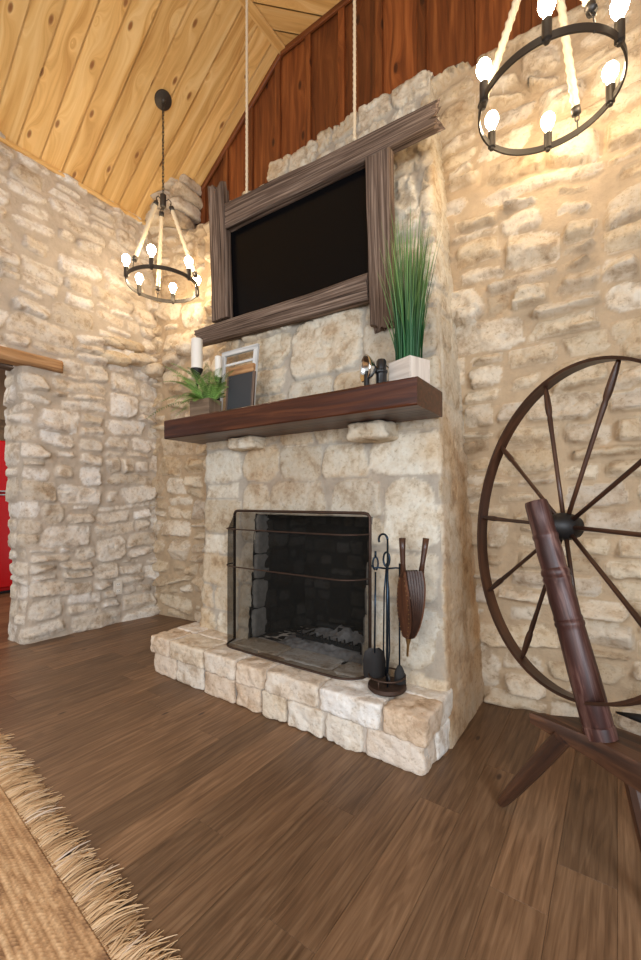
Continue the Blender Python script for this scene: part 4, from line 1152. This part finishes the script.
# subdivide outline
O = []
for i in range(nb):
    a = top[i]; b2 = top[(i+1) % nb]; m_ = max(2, int(math.hypot(a[0]-b2[0], a[1]-b2[1])/.03))
    for k in range(m_): O.append((a[0]+(b2[0]-a[0])*k/m_, a[1]+(b2[1]-a[1])*k/m_, thk[i]+(thk[(i+1) % nb]-thk[i])*k/m_))
no = len(O)
def inset(i, d):
    a = Vector(O[i-1][:2]); c = Vector(O[(i+1) % no][:2]); t_ = (c-a).normalized(); nn2 = Vector((-t_.y, t_.x))
    return Vector(O[i][:2])+nn2*d
lev = [(.012, .36, 0), (.003, .359, 0), (0, .353, 0), (.0, .353, .6), (.004, .353, .92), (.012, .353, 1)]
for d_, z, fz in lev:
    for i in range(no):
        q = inset(i, d_); jz = .0035*float(vnoise(i*.45, fz*3, 5)); jn = .004*float(vnoise(i*.3, fz*5+3, 6)) if fz > .1 else 0
        q2 = inset(i, d_+jn); V.append(hv(q2.x, q2.y, z-fz*(O[i][2]-.007)+(jz if fz > .5 else 0)))
F = [(l*no+(i+1) % no, l*no+i, (l+1)*no+i, (l+1)*no+(i+1) % no) for l in range(len(lev)-1) for i in range(no)]
F.append(tuple(range(no))); F.append(tuple(reversed([(len(lev)-1)*no+i for i in range(no)])))
ux = Vector((.914, -.405, 0)); uy = Vector((.405, .914, 0))
mb.add(V, F, [(v.dot(ux), v.dot(uy), v.z) for v in V]); auto(mb.build('bench', M['benchwood'], sw), 32)
def leg(p0, p1, r0, r1):
    mb = MB(); T, L = axisM(hv(*p0), hv(*p1))
    mb.lathe([(0, 0), (r0, 0), (r0*1.02, L*.2), (r0*.98, L*.45), (r0*.86, L*.75), (r1, L*.97), (r1*.8, L), (0, L)], T, 10, cap=False); auto(mb.build('leg', M['benchwood'], sw), 30)
leg((-.128, 1.378, .325), (-.312, 1.470, .008), .027, .017)
leg((.035, 1.330, .300), (.100, 1.262, .008), .028, .018)
leg((.60, 1.18, .300), (.70, 1.33, .008), .028, .018)
# spindle arm behind the post and its small upright
mb = MB(); mb.tube([hv(-.004, 1.50, .384), hv(.05, 1.485, .389), hv(.14, 1.455, .393), hv(.5, 1.28, .42)], [.003, .013, .016, .014], 12); mb.build('tension_arm', M['iron'], sw, smooth=True)
mb = MB(); mb.tube([hv(.56, 1.15, .35), hv(.52, 1.23, .42), hv(.46, 1.34, .62)], [.024, .020, .018], 12); mb.build('spindle_post', M['postwood'], sw, smooth=True)

# ------------------------------------------------------------------ jute rug
RA = math.radians(-4.8); RO = hv(-1.776, .561, 0)
rg_t = thing('jute_rug', 'tan braided jute rug with a shaggy fringe on the oak floor', 'rug', (RO.x, RO.y, 0), (0, 0, RA))
x0, x1, y0 = -1.1, 2.1, -1.4
S = np.arange(x0, x1, .0052); T = np.arange(y0, 0.0001, .0042)
GS, GT = np.meshgrid(S, T); pr_ = .0165
row = np.floor(GT/pr_); fr_ = GT/pr_-row; sgn = np.where(np.mod(row, 2) == 0, 1, -1)
ph = (GS+sgn*(fr_-.5)*.016)/.0145+row*.37+.4*fbm(GS*3, GT*3, 2, 2)
bump_ = .5+.5*np.cos(2*PI*ph); prof_ = np.sin(PI*fr_)
hz_ = .009+.0042*np.sqrt(np.clip(prof_, 0, 1))*(.45+.55*bump_)+.0015*fbm(GS*6, GT*6, 3, 2)
stripe = vnoise(GS*1.2, row*.83, 9)*.22+vnoise(GS*25, row*1.9, 10)*.28
cval = np.clip(.45+.33*bump_*prof_-.12+stripe, 0, 1)
P = np.stack([GS, GT, hz_], -1); P[0, :, 2] = P[-1, :, 2] = .001; P[:, 0, 2] = P[:, -1, 2] = .001
mk('weave', P.reshape(-1, 3), grid_faces(len(T), len(S)), M['jute'], rg_t, sc=np.stack([cval, cval, cval], -1).reshape(-1, 3))
mb = MB(); rf = random.Random(4); x = x0
while x < x1:
    tw = rf.uniform(.022, .034); bend = rf.uniform(-.35, .35); tl_ = rf.uniform(.095, .135); tone = rf.random()
    vis = x < 1.35
    for k in range(16 if vis else 8):
        xs = x+tw*rf.random(); a = bend+rf.uniform(-.28, .28); L = tl_*rf.uniform(.6, 1.08); z0 = rf.uniform(.003, .011); r_w = rf.uniform(.0013, .0028)
        lift = rf.uniform(0, .014); cu = rf.uniform(-.7, .7); pts = []; q = Vector((xs, -.004, z0)); aa = a*.3
        for j in range(7):
            pts.append(q.copy()); aa += (a*.7+cu*.5)/6
            q = q+Vector((math.sin(aa), math.cos(aa), 0))*(L/6); q.z = max(.0015, z0+lift*math.sin(PI*(j+1)/6.5)*.9-(j+1)/6*z0*.6)
        mb.tube(pts, [r_w, r_w*1.2, r_w*1.2, r_w*1.1, r_w, r_w*.9, r_w*.5], 4, cap=False, p=min(1, max(0, tone*.5+rf.random()*.5)))
    x += tw*.86
mb.build('fringe', M['fringe'], rg_t, smooth=True)['kind'] = 'stuff'
mb = MB(); mb.tube([(x0+.02*i, .0, .006+.001*math.sin(i)) for i in range(int((x1-x0)/.02)+1)], .005, 8, p=.1); o = mb.build('binding_cord', M['fringe'], rg_t, smooth=True)

# ------------------------------------------------------------------ outlet, kitchen beyond the doorway
ot = thing('wall_outlet', 'ivory electrical outlet low on the left stone wall', 'outlet', (XL+.032, 1.855*H, .295*H))
mb = MB(); mb.box((0, 0, 0), (.012, .080, .125), bev=.003); mb.build('cover_plate', M['ivory'], ot)
for dz in (-.028, .028):
    mb = MB(); mb.box((.007, 0, dz), (.004, .034, .030), bev=.002); rc = mb.build('receptacle', M['wax'], ot)
    mb = MB(); mb.box((.0095, -.007, dz), (.002, .003, .010)); mb.box((.0095, .007, dz), (.002, .003, .010)); mb.build('slot', M['black'], rc)
KX = -6.75
S = np.arange(-.6, 3.4, .03); T = np.arange(0, 2.02*H, .03); h, R, K = relief(S, T, 51, wmax=.3, hmax=.12); GS, GT = np.meshgrid(S, T)
P = np.stack([KX+h, GS, GT], -1).reshape(-1, 3).tolist(); F = grid_faces(len(T), len(S)); SC = np.stack([R, K, R*0], -1).reshape(-1, 3).tolist()
o = mk('wall_kitchen', P, F, stone_mat('kitchen_stone', [(.34, .24, .15), (.26, .18, .11), (.40, .30, .2)], (.2, .14, .09)), sc=SC); tag(o, 'brown stone lower wall of the kitchen beyond the doorway', 'wall', kind='structure')
mb = MB(); mb.add([(KX+.01, -.6, 2.02*H-.03), (KX+.01, 3.4, 2.02*H-.03), (KX+.01, 3.4, 2.9), (KX+.01, -.6, 2.9)], [(0, 1, 2, 3)])
mb.add([(KX, -.6, 2.9), (XL-TH, -.6, 2.9), (XL-TH, 3.4, 2.9), (KX, 3.4, 2.9)], [(0, 1, 2, 3)])
mb.add([(KX, 3.4, 0), (XL-TH, 3.4, 0), (XL-TH, 3.4, 2.9), (KX, 3.4, 2.9)], [(0, 1, 2, 3)])
o = mb.build('wall_kitchen_upper', M['plaster']); tag(o, 'tan plaster upper wall of the kitchen', 'wall', kind='structure')
rfz = thing('red_refrigerator', 'glossy red refrigerator seen through the doorway', 'refrigerator', (-5.93, 1.72, 0))
mb = MB(); mb.box((-.33, 0, .92), (.60, .78, 1.78), bev=.01); mb.build('cabinet', M['red'], rfz)
mb = MB(); mb.box((-.33, 0, .035), (.56, .74, .06)); mb.build('kick_plate', M['black'], rfz)
for z0_, z1_ in ((.075, 1.185), (1.205, 1.81)):
    mb = MB(); mb.box((0, 0, (z0_+z1_)/2), (.06, .78, z1_-z0_), bev=.015); d_ = mb.build('door', M['red'], rfz)
    mb = MB(); zz = z1_-.012 if z0_ < 1 else z0_+.012; mb.box((.034, 0, zz), (.014, .74, .016), bev=.003); mb.build('handle', M['chrome'], d_)

# ------------------------------------------------------------------ light
w_ = bpy.data.worlds.new('World'); bpy.context.scene.world = w_; w_.use_nodes = True
bg = w_.node_tree.nodes['Background']; bg.inputs[0].default_value = (.92, .95, 1.0, 1); bg.inputs[1].default_value = .48
def area(name, loc, tgt, sx, sy, e, col):
    l = bpy.data.lights.new(name, 'AREA'); l.shape = 'RECTANGLE'; l.size = sx; l.size_y = sy; l.energy = e; l.color = col
    o = bpy.data.objects.new(name, l); COL.objects.link(o); o.location = loc
    o.rotation_euler = (Vector(tgt)-Vector(loc)).to_track_quat('-Z', 'Y').to_euler(); return o
area('window_daylight', (-.6, -2.5, 1.9), (-2.2, 2.0, .6), 2.4, 1.8, 55, (.95, .96, 1.0))
area('side_window_daylight', (1.8, -1.0, 1.5), (-3.4, 1.7, .3), 1.4, 1.3, 105, (.78, .88, 1.0))
area('kitchen_light', (-5.0, 1.0, 2.7), (-5.0, 1.0, 0), 1.0, 1.0, 22, (1, .85, .65))

# ------------------------------------------------------------------ camera
cam = bpy.data.cameras.new('Camera'); co = bpy.data.objects.new('Camera', cam); COL.objects.link(co)
co.location = (0, 0, H); co.rotation_euler = (PI/2, 0, math.radians(35.2))
cam.sensor_fit = 'VERTICAL'; cam.sensor_height = 36; cam.sensor_width = 36
cam.lens = 421/960*36; cam.shift_y = 21/960; cam.clip_start = .05
bpy.context.scene.camera = co
sc = bpy.context.scene
sc.view_settings.view_transform = 'Standard'; sc.view_settings.look = 'None'; sc.view_settings.gamma = 1; sc.view_settings.use_curve_mapping = False
sc.view_settings.exposure = .52
